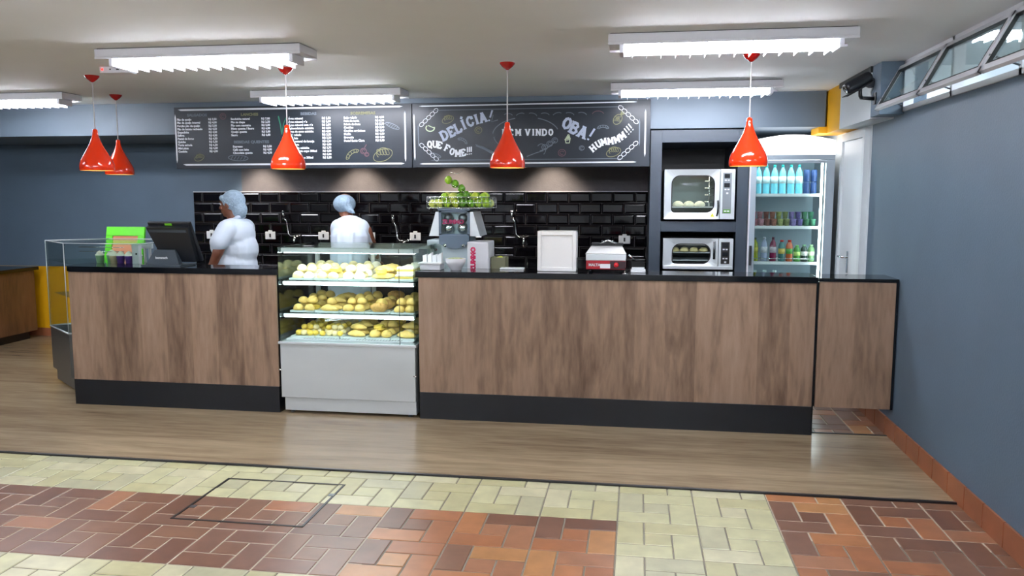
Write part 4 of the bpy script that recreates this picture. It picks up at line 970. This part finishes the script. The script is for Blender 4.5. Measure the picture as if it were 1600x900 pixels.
for k, (x,h_,c,lc,cc,kd,lb) in enumerate(spec_):
    bottle(x,7.42,1.073,h_,.029,mat('juice_%d'%k,c,.15),mat('juice_label_%d'%k,lc,.4,noise=.3,nscale=90),mat('juice_cap_%d'%k,cc,.4),lb+', lower fridge shelf','bottles on the lower fridge shelf','juice_bottle',kd)
wb = mat('milky_bottle',(190,205,210),.3)
for k in range(3): bottle(1.05+.085*k,7.42,.789,.205,.03,wb,lblw,lblw,'pale bottle with only its white cap showing, %s from left, lowest fridge shelf'%ORD[k],'bottles on the lowest fridge shelf','milk_bottle',1)

# ------------------------------------------------------------------ things on the long counter
Z1 = 1.105
# juicer
t = thing('citrus_juicer', 'grey automatic citrus juicer with a wire basket of limes on top', 'juicer', (-1.415,6.35,.92))
jd = mat('juicer_slate_plastic',(86,104,120),.35); jl = mat('juicer_light_grey',(176,190,198),.35,metal=.3)
jx = -1.415
MB().box(jx-.115,jx+.115,6.25,6.50,.921,1.345,.008).build('column', jl, t)
def trap(x0b,x1b,x0t,x1t,zb,zt,y0,y1,bm): return bm.prism([(x0b,y0,zb),(x1b,y0,zb),(x1t,y0,zt),(x0t,y0,zt)], (0,y1-y0,0))
trap(jx-.205,jx-.115,jx-.15,jx-.115,1.335,1.525,6.22,6.52,MB()).build('side_cover', 'steel', t)
trap(jx+.115,jx+.205,jx+.115,jx+.15,1.335,1.525,6.22,6.52,MB()).build('side_cover', 'steel', t)
MB().box(jx-.115,jx+.115,6.30,6.52,1.345,1.53).build('squeezing_chamber', jl, t)
for dx in (-.055,.055):
    for zz, mm in ((1.385,'chrome'),(1.47,'steeldk')): MB().lathe((0,0,0),[(0,-.03),(.045,-.03),(.047,.0),(.03,.028),(0,.035)],18).build('squeezing_drum', mm, t) if 0 else None
for dx in (-.058,.056):
    for zz, r_ in ((1.395,.046),(1.475,.036)):
        m = MB(); m.M = Matrix.Translation((jx+dx,6.27,zz)) @ Matrix.Rotation(PI/2,4,'X'); m.lathe((0,0,0),[(r_,-.02),(r_,.0),(r_*.8,.018),(r_*.3,.024),(0,.024)],18); m.build('squeezing_drum', 'chrome' if zz < 1.43 else 'steeldk', t)
MB().box(jx-.118,jx+.118,6.222,6.228,1.348,1.528).build('window', 'glass', t)
m = MB(); 
for a in ((-.125,-.105,1.335,1.535),(.105,.125,1.335,1.535),(-.125,.125,1.335,1.352),(-.125,.125,1.52,1.545)): m.box(jx+a[0],jx+a[1],6.215,6.24,a[2],a[3])
m.build('window_frame', jd, t)
MB().text('ZUMMO', .046, jx-.01, 6.219, 1.445, 'CENTER', bold=.0025).build('maker_lettering', mat('magenta_lettering',(150,30,84),.4), t)
pts = [(jx-.12,6.2,1.342),(jx+.12,6.2,1.342),(jx+.12,6.2,1.275)]+[(jx+.12-.24*k/12, 6.2, 1.275-.04*math.sin(PI*k/12)) for k in range(1,12)]+[(jx-.12,6.2,1.275)]
m = MB(); m.prism(pts, (0,.05,0)); m.build('splash_cover', jd, t)
for dx in (-.07,.075):
    m = MB(); m.M = Matrix.Translation((jx+dx,6.2,1.263)) @ Matrix.Rotation(PI/2,4,'X'); m.lathe((0,0,0),[(.013,0),(.013,.01),(0,.012)],14); m.build('knob', 'chrome', t)
m = MB(); m.box(jx-.13,jx+.13,6.2,6.53,1.535,1.55,.003); m.build('top_plate', jd, t)
# wire basket
bx0, bx1, by0, by1, bz0, bz1 = -1.63, -1.128, 6.20, 6.50, 1.552, 1.64
m = MB()
for z in (bz0+.004, (bz0+bz1)/2, bz1): 
    m.tube([(bx0,by0,z),(bx1,by0,z),(bx1,by1,z),(bx0,by1,z),(bx0,by0,z)], .0032 if z == bz1 else .0022, 6)
for k in range(17):
    x = bx0+(bx1-bx0)*k/16
    m.tube([(x,by0,bz1),(x,by0,bz0),(x,by1,bz0),(x,by1,bz1)], .0016, 5)
for k in range(1,8):
    y = by0+(by1-by0)*k/8; m.tube([(bx0,y,bz1),(bx0,y,bz0),(bx1,y,bz0),(bx1,y,bz1)], .0016, 5)
m.build('wire_basket', 'chrome', t)
# feed spiral of wire
m = MB(); sp_ = [(-1.475,6.30,1.78),(-1.43,6.30,1.758),(-1.375,6.30,1.725),(-1.33,6.30,1.69),(-1.30,6.30,1.64)]
for off in (-.024,.024): m.tube([(p[0]+.012,p[1]+off,p[2]-.036) for p in sp_]+[(-1.29,6.30+off,1.56)], .0022, 6)
m.tube([(-1.30,6.33,1.56),(-1.33,6.35,1.66),(-1.46,6.34,1.75),(-1.49,6.33,1.80)], .0022, 6)
m.tube([(-1.475,6.30,1.822),(-1.46,6.30,1.835),(-1.40,6.30,1.822),(-1.372,6.30,1.845)], .003, 6)
m.build('feed_rail', 'chrome', t)
for x0,x1,nm,lb in ((-1.685,-1.545,'l','pale grey'),(-1.302,-1.132,'r','white')):
    ya = 6.39 if nm == 'l' else 6.16
    m = MB(); m.box(x0,x1,ya,ya+.26,.921,1.294,.01); pb = m.build('peel_bin', jl if nm == 'l' else 'whitemetal', t)
    if nm == 'r':
        m = MB(); m.text('ZUMMO', .05, x0+.05, 6.158, 1.16, 'CENTER', rot=PI/2, bold=.004); m.build('lettering', mat('magenta_print',(190,20,80),.4), pb)
    else:
        m = MB(); m.M = Matrix.Translation((x0+.075,6.3895,1.215)) @ Matrix.Rotation(PI/2,4,'X'); m.lathe((0,0,0),[(0,0),(.012,0)],14); m.build('round_mark', mat('dark_red_mark',(120,20,30),.4), pb)
# limes
lime_m = [mat('lime_skin_%d'%k,c,.35,noise=.12,nscale=25,bump=.15,bscale=150) for k,c in enumerate(((104,160,34),(150,190,50),(190,208,70),(206,214,100),(86,140,30)))]
def limefn(p): return Vector((p.x*1.0, p.y, p.z*(1.0+.08*abs(p.z)**3)))
L0 = [MB().ball((0,0,.031),(.0305,.0305,.031),14,10,fn=limefn).build('lime', lm) for lm in lime_m]
used = [False]*5
def lime(x, y, z, k, label):
    if not used[k]: o = L0[k]; used[k] = True
    else: o = L0[k].copy(); C.objects.link(o)
    o.location = (x,y,z-.031); o['label'] = label; o['category'] = 'lime'; o['group'] = 'limes on the juicer'
    return o
for lvl, (nx, ny, z) in enumerate(((8,4,1.588),(7,3,1.641))):
    for i in range(nx):
        for j in range(ny):
            x = bx0+.035+(bx1-bx0-.07)*(i+(.5 if lvl else 0))/(7.0)+rnd.uniform(-.004,.004); y = by0+.04+(.068 if ny == 4 else .07)*j+(.03 if lvl else 0)+rnd.uniform(-.004,.004)
            if lvl and (i < 1 or rnd.random() < .04): continue
            k = rnd.choice([1,2,3,3]) if x < -1.4 else rnd.choice([0,0,1,4,2])
            if abs(x+1.3) < .04 and abs(y-6.3) < .05 and lvl: continue
            lime(x, y, z+rnd.uniform(-.003,.003), k, 'yellow-green lime heaped in the left half of the juicer basket' if x < -1.38 else 'green lime heaped in the right half of the juicer basket')
names_ = ('topmost','second from the top','third from the top','fourth from the top','lowest')
for k, p in enumerate([(-1.478,6.30,1.772),(-1.425,6.30,1.742),(-1.373,6.30,1.705),(-1.335,6.30,1.655)]):
    lime(p[0],p[1],p[2],[1,0,4,4][k],'green lime on the wire feed rail above the basket, %s' % names_[k])
# stacked white containers at the left end of the long counter
t = thing('napkin_tray', 'white porcelain tray with folded napkins at the left end of the long counter', 'tray', (-1.50,5.82,Z1))
MB().box(-1.575,-1.42,5.76,5.9,Z1,Z1+.045,.008).build('dish', 'whitemetal', t)
MB().box(-1.585,-1.41,5.75,5.91,Z1+.045,Z1+.057,.004).build('rim', 'white', t)
m = MB()
for k in range(4): m.prism([(-1.56+.036*k,5.80,Z1+.057),(-1.53+.036*k,5.80,Z1+.057),(-1.535+.038*k,5.81,Z1+.115+.012*(k%2)),(-1.565+.036*k,5.81,Z1+.105)], (0,.05,0))
m.build('folded_napkins', 'white', t)
t = thing('salad_bowl', 'white round bowl of chopped greens in front of the juicer', 'bowl', (-1.316,5.82,Z1))
MB().lathe((-1.316,5.82,Z1), [(0,0),(.04,0),(.042,.012),(.05,.02),(.07,.05),(.077,.085),(.073,.086),(.066,.052),(.045,.025),(0,.022)], 32).build('bowl', 'whitemetal', t)
MB().ball((-1.316,5.82,Z1+.078),(.071,.071,.014),20,8).build('chopped_greens', mat('chopped_greens',(170,180,130),.6,noise=.5,nscale=90,bump=.8,bscale=120), t)
# steel box
t = thing('stainless_box', 'brushed stainless steel box with a recessed front standing on the long counter', 'box', (-.566,5.88,Z1))
x0,x1,z0,z1,y0,y1 = -.706,-.425,Z1,Z1+.292,5.80,5.955
ss = mat('bright_stainless',(240,241,240),.34,metal=.3)
m = MB(); m.box(x0,x1,y1-.006,y1,z0,z1); m.box(x0,x0+.006,y0+.012,y1,z0,z1); m.box(x1-.006,x1,y0+.012,y1,z0,z1); m.box(x0,x1,y0+.012,y1,z1-.006,z1); m.box(x0,x1,y0+.012,y1,z0,z0+.006); m.build('shell', ss, t)
m = MB()
for a in ((x0,x0+.026,z0,z1),(x1-.026,x1,z0,z1),(x0+.026,x1-.026,z1-.03,z1),(x0+.026,x1-.026,z0,z0+.03)): m.box(a[0],a[1],y0,y0+.014,a[2],a[3],.004)
m.build('front_rim', ss, t); MB().box(x0+.02,x1-.02,y0+.018,y0+.022,z0+.02,z1-.02).build('inset_panel', ss, t)
MB().box(x1+.001,x1+.036,5.84,5.93,z0+.02,z0+.1,.003).build('side_pocket', 'glass', t)
# electric grill
t = thing('electric_grill', 'red and silver electric press grill with its black lid, on the long counter', 'grill', (-.21,5.86,Z1))
gx0, gx1 = -.352,-.072
m = MB(); m.box(gx0,gx1,5.785,5.975,Z1+.022,Z1+.085,.003); m.build('base', mat('dark_red_enamel',(150,20,34),.3), t)
m = MB(); m.box(gx0+.17,gx1+.001,5.7835,5.785,Z1+.026,Z1+.082); m.build('dark_panel', mat('maroon_panel',(40,14,24),.35), t)
m = MB(); m.box(gx0-.002,gx1+.002,5.783,5.977,Z1+.085,Z1+.13,.004); m.build('drip_housing', 'steel', t)
m = MB(); m.prism([(gx0-.004,5.78,Z1+.135),(gx1+.004,5.78,Z1+.135),(gx1-.03,5.96,Z1+.185),(gx0+.03,5.96,Z1+.185)], (0,.012,-.008)); m.build('hot_plate', ss, t)
m = MB(); m.box(gx0+.03,gx1-.02,5.93,5.975,Z1+.185,Z1+.205,.006); m.box(gx0+.1,gx0+.19,5.925,5.97,Z1+.205,Z1+.22,.004); m.build('lid', 'trimblack', t)
m = MB(); m.tube([(gx0+.09,5.93,Z1+.20),(gx0+.15,5.90,Z1+.225),(gx0+.21,5.93,Z1+.20)], .006); m.build('handle', 'chrome', t)
m = MB(); m.box(gx0+.1,gx0+.172,5.782,5.7834,Z1+.03,Z1+.062); m.build('paper_label', 'white', t)
MB().text('MALTA', .026, gx0+.018, 5.7838, Z1+.053, 'LEFT', bold=.001).build('maker_lettering', 'steel', t)
m = MB(); m.M = Matrix.Translation((gx0+.215,5.783,Z1+.055)) @ Matrix.Rotation(PI/2,4,'X'); m.lathe((0,0,0),[(.018,0),(.016,.014),(0,.016)],16); m.build('dial', mat('red_dial',(190,30,40),.3), t)
for xx in (gx0+.03,gx1-.03): 
    for yy in (5.81,5.95): MB().lathe((xx,yy,Z1),[(.012,0),(.012,.022)],12,close=True).build('foot', 'black', t)
# small tubs at the right end
t = thing('condiment_tub', 'clear tub with a spoon on a white dish right of the grill', 'tub', (.02,5.86,Z1))
MB().box(-.035,.07,5.80,5.92,Z1,Z1+.018,.004).build('dish', 'white', t); MB().box(-.028,.062,5.806,5.914,Z1+.019,Z1+.038,.004).build('napkin_stack', 'white', t)
m = MB()
for a in ((-.03,-.026,5.81,5.91),(.060,.064,5.81,5.91),(-.026,.06,5.81,5.814),(-.026,.06,5.906,5.91)): m.box(*a,Z1+.039,Z1+.075)
m.box(-.036,.07,5.802,5.918,Z1+.075,Z1+.081); m.build('tub', 'glassdark', t)
m = MB(); m.tube([(-.01,5.86,Z1+.084),(-.05,5.85,Z1+.125)], [.004,.006]); m.build('spoon', 'chrome', t)
t = thing('salt_shaker', 'tiny steel shaker on the counter below the grill', 'shaker', (-.075,5.72,Z1)); MB().lathe((-.075,5.72,Z1),[(.009,0),(.009,.004),(.004,.006),(.004,.02)],10,close=True).build('stem', 'chrome', t); MB().lathe((-.075,5.72,Z1+.0),[(.018,0),(.018,.003),(0,.004)],12).build('base', 'chrome', t)
# paper towels / cloth at the back edge of the bar, limes box behind
o = MB().box(-1.0,-.82,5.90,5.975,Z1,Z1+.012,.004).build('folded_cloth', 'white', label='folded white cloth lying by the wall tap, left of the steel box', cat='cloth')
t = thing('fruit_crate', 'small dark crate with yellow-green fruit right of the juicer', 'crate', (-1.06,6.3,.921))
m = MB()
for a in ((-1.125,-1.115,6.22,6.38),(-1.02,-1.01,6.22,6.38),(-1.115,-1.02,6.22,6.23),(-1.115,-1.02,6.37,6.38)): m.box(*a,.921,1.17)
m.box(-1.115,-1.02,6.23,6.37,.921,.93); m.build('crate', mat('olive_grey_plastic',(110,112,86),.5), t)
for k,(y,z) in enumerate(((6.27,1.14),(6.33,1.14))):
    lime(-1.068,y,z,2,'yellow-green lime in the small crate right of the juicer'); 
MB().box(-1.112,-1.023,6.232,6.368,.932,1.108).build('paper_liner', mat('liner_paper',(150,150,120),.7), t)

# ------------------------------------------------------------------ wall taps and socket plates
YW = YB-.024
def tap(x, z, label):
    t = thing('wall_tap', label, 'tap', (x,YB-.024,z))
    m = MB(); m.M = Matrix.Translation((x,YW,z)) @ Matrix.Rotation(PI/2,4,'X'); m.lathe((0,0,0),[(.03,0),(.028,.01),(.014,.016),(.014,.06),(0,.06)],16); m.build('wall_flange', 'chrome', t)
    MB().tube([(x,YW-.05,z),(x+.0,YW-.085,z-.0),(x+.0,YW-.10,z-.02),(x+.0,YW-.10,z-.085)], [.014,.015,.014,.012]).build('spout', 'chrome', t)
    m = MB(); m.tube([(x,YW-.055,z+.01),(x-.06,YW-.06,z+.01),(x-.085,YW-.06,z+.04),(x-.10,YW-.06,z+.17),(x-.125,YW-.075,z+.22)], [.010,.009,.008,.008,.008]); m.build('riser', 'chrome', t)
    m = MB(); m.tube([(x-.125,YW-.075,z+.20),(x-.128,YW-.08,z+.29)], [.012,.018]); m.build('spray_head', 'chrome', t)
    m = MB(); m.tube([(x+.02,YW-.055,z+.012),(x+.055,YW-.055,z+.022)], .006); m.build('lever', 'chrome', t)
    return t
w0 = tap(-1.165,1.21,'chrome wall tap with riser between the juicer and the steel box')
dup(w0,(-3.70,YB-.024,1.20),label='chrome wall tap with riser between the two staff members')
dup(w0,(-2.46,YB-.024,1.16),label='chrome wall tap right of the stooping worker, above the display case')
def socket(x, z):
    t = thing('wall_socket', '', 'socket', (x,YW,z), 'white socket plates on the tiled wall')
    m = MB(); m.box(x-.06,x+.06,YW-.012,YW,z-.045,z+.04,.006); m.box(x-.022,x+.022,YW-.012,YW,z+.035,z+.055,.004); m.build('plate', 'white', t)
    MB().box(x-.009,x+.009,YW-.016,YW-.0121,z-.022,z+.018).build('switch_rocker', 'trimblack', t)
    return t
s0 = socket(-4.02,1.215); s0['label'] = 'white socket plate just right of the worker at the till'
for x, lb in ((-4.72,'white socket plate between the till and the worker beside it'),(-3.40,'white socket plate just left of the stooping worker'),(-2.87,'white socket plate just right of the stooping worker, mostly hidden'),(-2.44,'white socket plate behind the taps at the left of the juicer'),(-.12,'white socket plate above the electric grill')):
    dup(s0,(x if x != -2.44 else -2.36,YW,1.215 if x < -.2 else 1.20),label=lb)

# ------------------------------------------------------------------ security camera and siren by the transom
t = thing('security_camera', 'black bullet security camera on a bracket beside the transom windows', 'camera', (1.588,5.9,2.31))
bk = mat('black_camera_body',(22,24,30),.35); 
m = MB(); m.M = Matrix.Translation((1.45,5.86,2.40)) @ Matrix.Rotation(math.radians(28),4,'Z') @ Matrix.Rotation(math.radians(-28-0),4,'Y')
m.M = Matrix.Translation((1.452,5.82,2.405)) @ Matrix.Rotation(math.radians(15),4,'Z') @ Matrix.Rotation(math.radians(-118),4,'Y')
m.lathe((0,0,-.09),[(0,0),(.036,.0),(.038,.01),(.038,.17),(.034,.185),(0,.186)],24); m.build('body', bk, t)
m = MB(); m.M = Matrix.Translation((1.452,5.82,2.405)) @ Matrix.Rotation(math.radians(15),4,'Z') @ Matrix.Rotation(math.radians(-118),4,'Y')
m.box(-.046,-.040,-.035,.035,-.09,.125,.002); m.build('sun_shield', bk, t)
m = MB(); m.M = Matrix.Translation((1.452,5.82,2.405)) @ Matrix.Rotation(math.radians(15),4,'Z') @ Matrix.Rotation(math.radians(-118),4,'Y'); m.lathe((0,0,.0965),[(0,0),(.02,.0),(.024,.004)],20); m.build('lens', 'glassdark', t)
m = MB(); m.tube([(1.47,5.84,2.375),(1.478,5.85,2.32),(1.49,5.86,2.305)],[.014,.013,.013]); m.tube([(1.485,5.86,2.308),(1.585,5.90,2.305)],[.011,.014]); m.build('arm', bk, t)
m = MB(); m.box(1.578,1.588,5.875,5.925,2.265,2.345,.003); m.build('wall_plate', bk, t)
t = thing('siren', 'small grey round siren behind the security camera', 'siren', (1.588,5.97,2.38))
m = MB(); m.M = Matrix.Translation((1.588,5.96,2.42)) @ Matrix.Rotation(-PI/2,4,'Y'); m.lathe((0,0,0),[(.03,0),(.036,.01),(.036,.03),(.028,.045),(0,.05)],20); m.build('dome', mat('smoked_grey_plastic',(96,104,116),.2), t)
m = MB(); m.tube([(1.584,5.96,2.385),(1.57,5.95,2.35),(1.575,5.95,2.335)],.005); m.build('stem', 'steel', t)

# ------------------------------------------------------------------ people
def soft(o, vox, it=4, fac=.5):
    a = o.modifiers.new('union', 'REMESH'); a.mode = 'VOXEL'; a.voxel_size = vox; a.use_smooth_shade = True
    b = o.modifiers.new('smooth', 'SMOOTH'); b.factor = fac; b.iterations = it
    return o
skin = mat('brown_skin', (112,66,46), .5, noise=.05, nscale=20)
skin2 = mat('brown_skin_tone', (128,80,58), .5, noise=.05, nscale=20)
cloth = mat('white_uniform_cloth', (214,226,240), .75, noise=.02, nscale=8, bump=.5, bscale=9)
trous = mat('white_trousers', (200,208,216), .8); shoe = mat('white_work_shoes', (190,192,196), .6); hairm = mat('black_hair', (18,14,14), .6)
def netmat():
    m = mat('hair_net', (150,172,190), .6, noise=.16, nscale=60, bump=.6, bscale=120)
    return m
net = netmat()
def head(m, c, yaw, r=.1, tilt=0):
    """continuous head: skull, jaw, nose, brow, lips and ears; yaw 0 looks to -Y"""
    M_ = Matrix.Translation(c) @ Matrix.Rotation(yaw,4,'Z') @ Matrix.Rotation(tilt,4,'X'); m.M = M_; s = r/.1
    m.ball((0,.012*s,.02*s),(.076*s,.095*s,.09*s),20,14)          # skull
    m.ball((0,-.022*s,-.035*s),(.06*s,.062*s,.075*s),16,12)       # face
    m.ball((0,-.045*s,-.088*s),(.03*s,.032*s,.024*s),12,8)        # chin
    m.capsule((0,-.082*s,.0),(0,-.104*s,-.032*s),.010*s,.015*s,8)  # nose
    m.ball((-.012*s,-.096*s,-.036*s),(.009*s,.009*s,.008*s),8,6); m.ball((.012*s,-.096*s,-.036*s),(.009*s,.009*s,.008*s),8,6)
    m.capsule((-.03*s,-.078*s,.018*s),(.03*s,-.078*s,.018*s),.012*s,.012*s,8)   # brow
    m.ball((-.035*s,-.068*s,-.03*s),(.022*s,.018*s,.022*s),10,8); m.ball((.035*s,-.068*s,-.03*s),(.022*s,.018*s,.022*s),10,8)
    m.capsule((-.018*s,-.082*s,-.06*s),(.018*s,-.082*s,-.06*s),.008*s,.008*s,8); m.capsule((-.014*s,-.08*s,-.07*s),(.014*s,-.08*s,-.07*s),.009*s,.009*s,8)
    for q in (-1,1): m.ball((q*.078*s,.01*s,-.015*s),(.010*s,.02*s,.03*s),10,8)
    m.M = None
    return M_
def hand(m, wrist, d, palm_n, s=1):
    """palm, four unequal bent fingers and a thumb; d = hand direction, palm_n = palm normal"""
    d = Vector(d).normalized(); n = Vector(palm_n); n = (n-d*n.dot(d)).normalized(); sd = d.cross(n)
    w_ = Vector(wrist)
    for k in (-1,0,1): m.capsule(w_+sd*.012*k, w_+d*.075*s+sd*.026*k, .015, .013, 8)
    for k, L in enumerate((.066,.076,.072,.056)):
        b = w_+d*.085*s+sd*(-.030+.020*k); a = b+d*L*.5+n*.008; c = a+d*L*.34+n*.026; e = c+d*L*.1+n*.02
        m.capsule(b,a,.0092,.0085,8); m.capsule(a,c,.0085,.0078,8); m.capsule(c,e,.0078,.007,8)
    b = w_+d*.025-sd*.025; a = b+d*.03-sd*.026+n*.01; c = a+d*.028-sd*.006+n*.014
    m.capsule(b,a,.013,.0105,8); m.capsule(a,c,.0105,.009,8)
def feet(m, x, y, yaw):
    d = Vector((math.sin(yaw)*1, -math.cos(yaw), 0))
    m.capsule((x,y,.045),(x+d.x*.17,y+d.y*.17,.036),.044,.035,10)

# worker at the till: profile towards the till (-X), stout, short sleeves
px, py = -3.60, 6.84
t = thing('person', 'person in white short-sleeved uniform and hair net standing in profile beside the till', 'person', (px,py,0))
m = MB(); Mh = head(m, (px-.015,py,1.575), -PI/2-.12, .105, 0)
m.capsule((px+.02,py,1.40),(px-.005,py,1.50),.062,.054)
m.capsule((px+.01,py,.98),(px,py,1.25),.15,.14); m.capsule((px,py-.1,1.34),(px,py+.1,1.34),.08,.08)
m.capsule((px+.02,py,.93),(px+.02,py-.09,.88),.15,.12)
for s_ in (-1,1):
    hy = py+s_*.10; m.capsule((px+.02,hy,.90),(px+.01,hy,.50),.095,.062); m.capsule((px+.01,hy,.50),(px+.02,hy,.10),.058,.038); feet(m, px+.03, hy, -PI/2)
# near arm hanging, forearm forward and down; far arm reaching to the till
m.capsule((px+.03,py-.20,1.345),(px-.025,py-.25,1.15),.055,.047); m.capsule((px-.025,py-.25,1.15),(px-.105,py-.25,.985),.045,.031); hand(m,(px-.115,py-.248,.965),(-.75,0,-.5),(0,.6,-.6))
m.capsule((px,py+.20,1.34),(px-.07,py+.22,1.11),.055,.046); m.capsule((px-.07,py+.22,1.11),(px-.22,py+.12,1.0),.044,.030); hand(m,(px-.235,py+.11,.99),(-.9,-.25,-.2),(0,0,-1))
soft(m.build('body', skin, t), .007, 3)
m = MB()  # tunic
m.capsule((px+.005,py-.07,1.335),(px+.005,py+.07,1.335),.115,.115); m.ball((px+.03,py,1.30),(.155,.21,.16)); m.ball((px-.045,py,1.20),(.165,.18,.14)); m.ball((px+.055,py,1.17),(.165,.185,.17)); m.ball((px+.01,py,1.02),(.195,.21,.19)); m.ball((px+.03,py,.86),(.20,.215,.17))
for s_ in (-1,1): m.capsule((px+.03,py+s_*.17,1.355),(px-.015,py+s_*.24,1.245),.088,.080)
soft(m.build('tunic', cloth, t), .010, 6)
m = MB(); m.lathe((px+.01,py,.955),[(.20,0),(.208,.012),(.208,.03),(.20,.04)],40,sx=.98,sy=1.06); m.capsule((px+.19,py-.09,.975),(px+.23,py-.1,.93),.018,.012); m.build('apron_tie', cloth, t)
m = MB(); 
m.capsule((px+.075,py-.05,1.462),(px-.02,py-.075,1.40),.018,.016); m.capsule((px+.075,py+.05,1.462),(px-.02,py+.075,1.40),.018,.016); m.capsule((px+.08,py-.05,1.465),(px+.08,py+.05,1.465),.02,.02); soft(m.build('collar', cloth, t), .006, 2)
m = MB()
for s_ in (-1,1): hy = py+s_*.10; m.capsule((px+.02,hy,.86),(px+.012,hy,.5),.115,.082); m.capsule((px+.012,hy,.5),(px+.02,hy,.12),.08,.062)
soft(m.build('trousers', trous, t), .012, 4)
for s_ in (-1,1): m = MB(); feet(m, px+.03, py+s_*.10, -PI/2); m.capsule((px+.03,py+s_*.1,.05),(px-.12,py+s_*.1,.045),.055,.05); m.build('shoe', shoe, t)
m = MB(); m.M = Mh; m.ball((0,.03,.032),(.092,.108,.098),24,16, fn=lambda p: Vector((p.x*(1+.02*math.sin(14*p.z)),p.y,p.z))); m.ball((0,.09,-.05),(.07,.066,.08),20,12); m.capsule((-.06,-.045,.055),(.06,-.045,.055),.028,.028); ob = m.build('hair_net', net, t); soft(ob, .007, 3)
m = MB(); m.M = Mh
for k in range(28):
    a = 2*PI*k/28; m.ball((.088*math.cos(a),.022+.1*math.sin(a),.0-.055*math.sin(a)+.012),(.009,.009,.009),6,5)
soft(m.build('hair_net_band', net, t), .006, 2)
for q in (-1,1):
    m = MB(); m.M = Mh; m.ball((q*.030,-.080,-.002),(.012,.008,.007),10,8); m.build('eye', 'white', t)
m = MB(); m.box(px-.135,px-.13,py-.09,py-.06,1.30,1.33,.002); m.build('badge', 'trimblack', t)

# worker stooping over the back counter, seen from behind
px, py = -2.66, 7.28
t = thing('person', 'person in white coat and pointed hair net, back turned, stooping over the rear counter', 'person', (px,py,0))
m = MB(); Mh = head(m, (px-.075,py+.09,1.555), PI-.35, .1, math.radians(32))
m.capsule((px-.02,py+.02,1.40),(px-.06,py+.07,1.50),.062,.054)
m.capsule((px,py-.06,.95),(px,py,1.28),.14,.14); m.capsule((px-.1,py,1.34),(px+.1,py,1.34),.085,.085)
for s_ in (-1,1):
    hx = px+s_*.10; m.capsule((hx,py-.06,.92),(hx,py-.02,.5),.095,.062); m.capsule((hx,py-.02,.5),(hx,py-.03,.10),.058,.038); feet(m, hx, py-.03, PI)
    m.capsule((px+s_*.15,py+.02,1.325),(px+s_*.185,py+.16,1.10),.055,.046); m.capsule((px+s_*.185,py+.16,1.10),(px+s_*.12,py+.42,1.0),.044,.030); hand(m,(px+s_*.11,py+.44,.995),(-s_*.2,.95,-.12),(0,0,-1))
soft(m.build('body', skin2, t), .007, 3)
m = MB()
m.ball((px,py-.0,1.345),(.165,.15,.125)); m.ball((px+.01,py-.03,1.25),(.19,.155,.17)); m.ball((px,py-.04,1.08),(.185,.15,.19)); m.ball((px,py-.05,.86),(.205,.165,.22)); m.ball((px,py-.04,.68),(.21,.17,.15))
for s_ in (-1,1): m.capsule((px+s_*.105,py+.0,1.35),(px+s_*.165,py+.15,1.12),.086,.066); m.capsule((px+s_*.165,py+.15,1.12),(px+s_*.13,py+.36,1.025),.064,.05)
for dx, dz in ((-.06,0),(.03,-.02),(.085,.01)): m.capsule((px+dx,py-.165,1.30+dz),(px+dx*.8,py-.18,1.02+dz),.014,.02)
soft(m.build('coat', cloth, t), .010, 5)
m = MB()
for s_ in (-1,1): hx = px+s_*.10; m.capsule((hx,py-.05,.8),(hx,py-.02,.5),.11,.08); m.capsule((hx,py-.02,.5),(hx,py-.03,.12),.078,.062)
soft(m.build('trousers', trous, t), .012, 4)
for s_ in (-1,1): m = MB(); feet(m, px+s_*.1, py-.03, PI); m.capsule((px+s_*.1,py-.03,.05),(px+s_*.1,py+.12,.045),.055,.05); m.build('shoe', shoe, t)
m = MB(); m.M = None; c = Vector((px-.075,py+.07,1.575))
m.ball(c,(.105,.115,.088),24,16); m.capsule(c+Vector((.02,-.05,.01)), c+Vector((.075,-.07,-.05)), .075,.035); m.capsule(c+Vector((.075,-.07,-.05)), c+Vector((.125,-.075,-.085)), .035,.008)
soft(m.build('hair_net', net, t), .007, 4)
for q in (-1,1):
    m = MB(); m.M = Mh; m.ball((q*.030,-.080,-.002),(.012,.008,.007),10,8); m.build('eye', 'white', t)
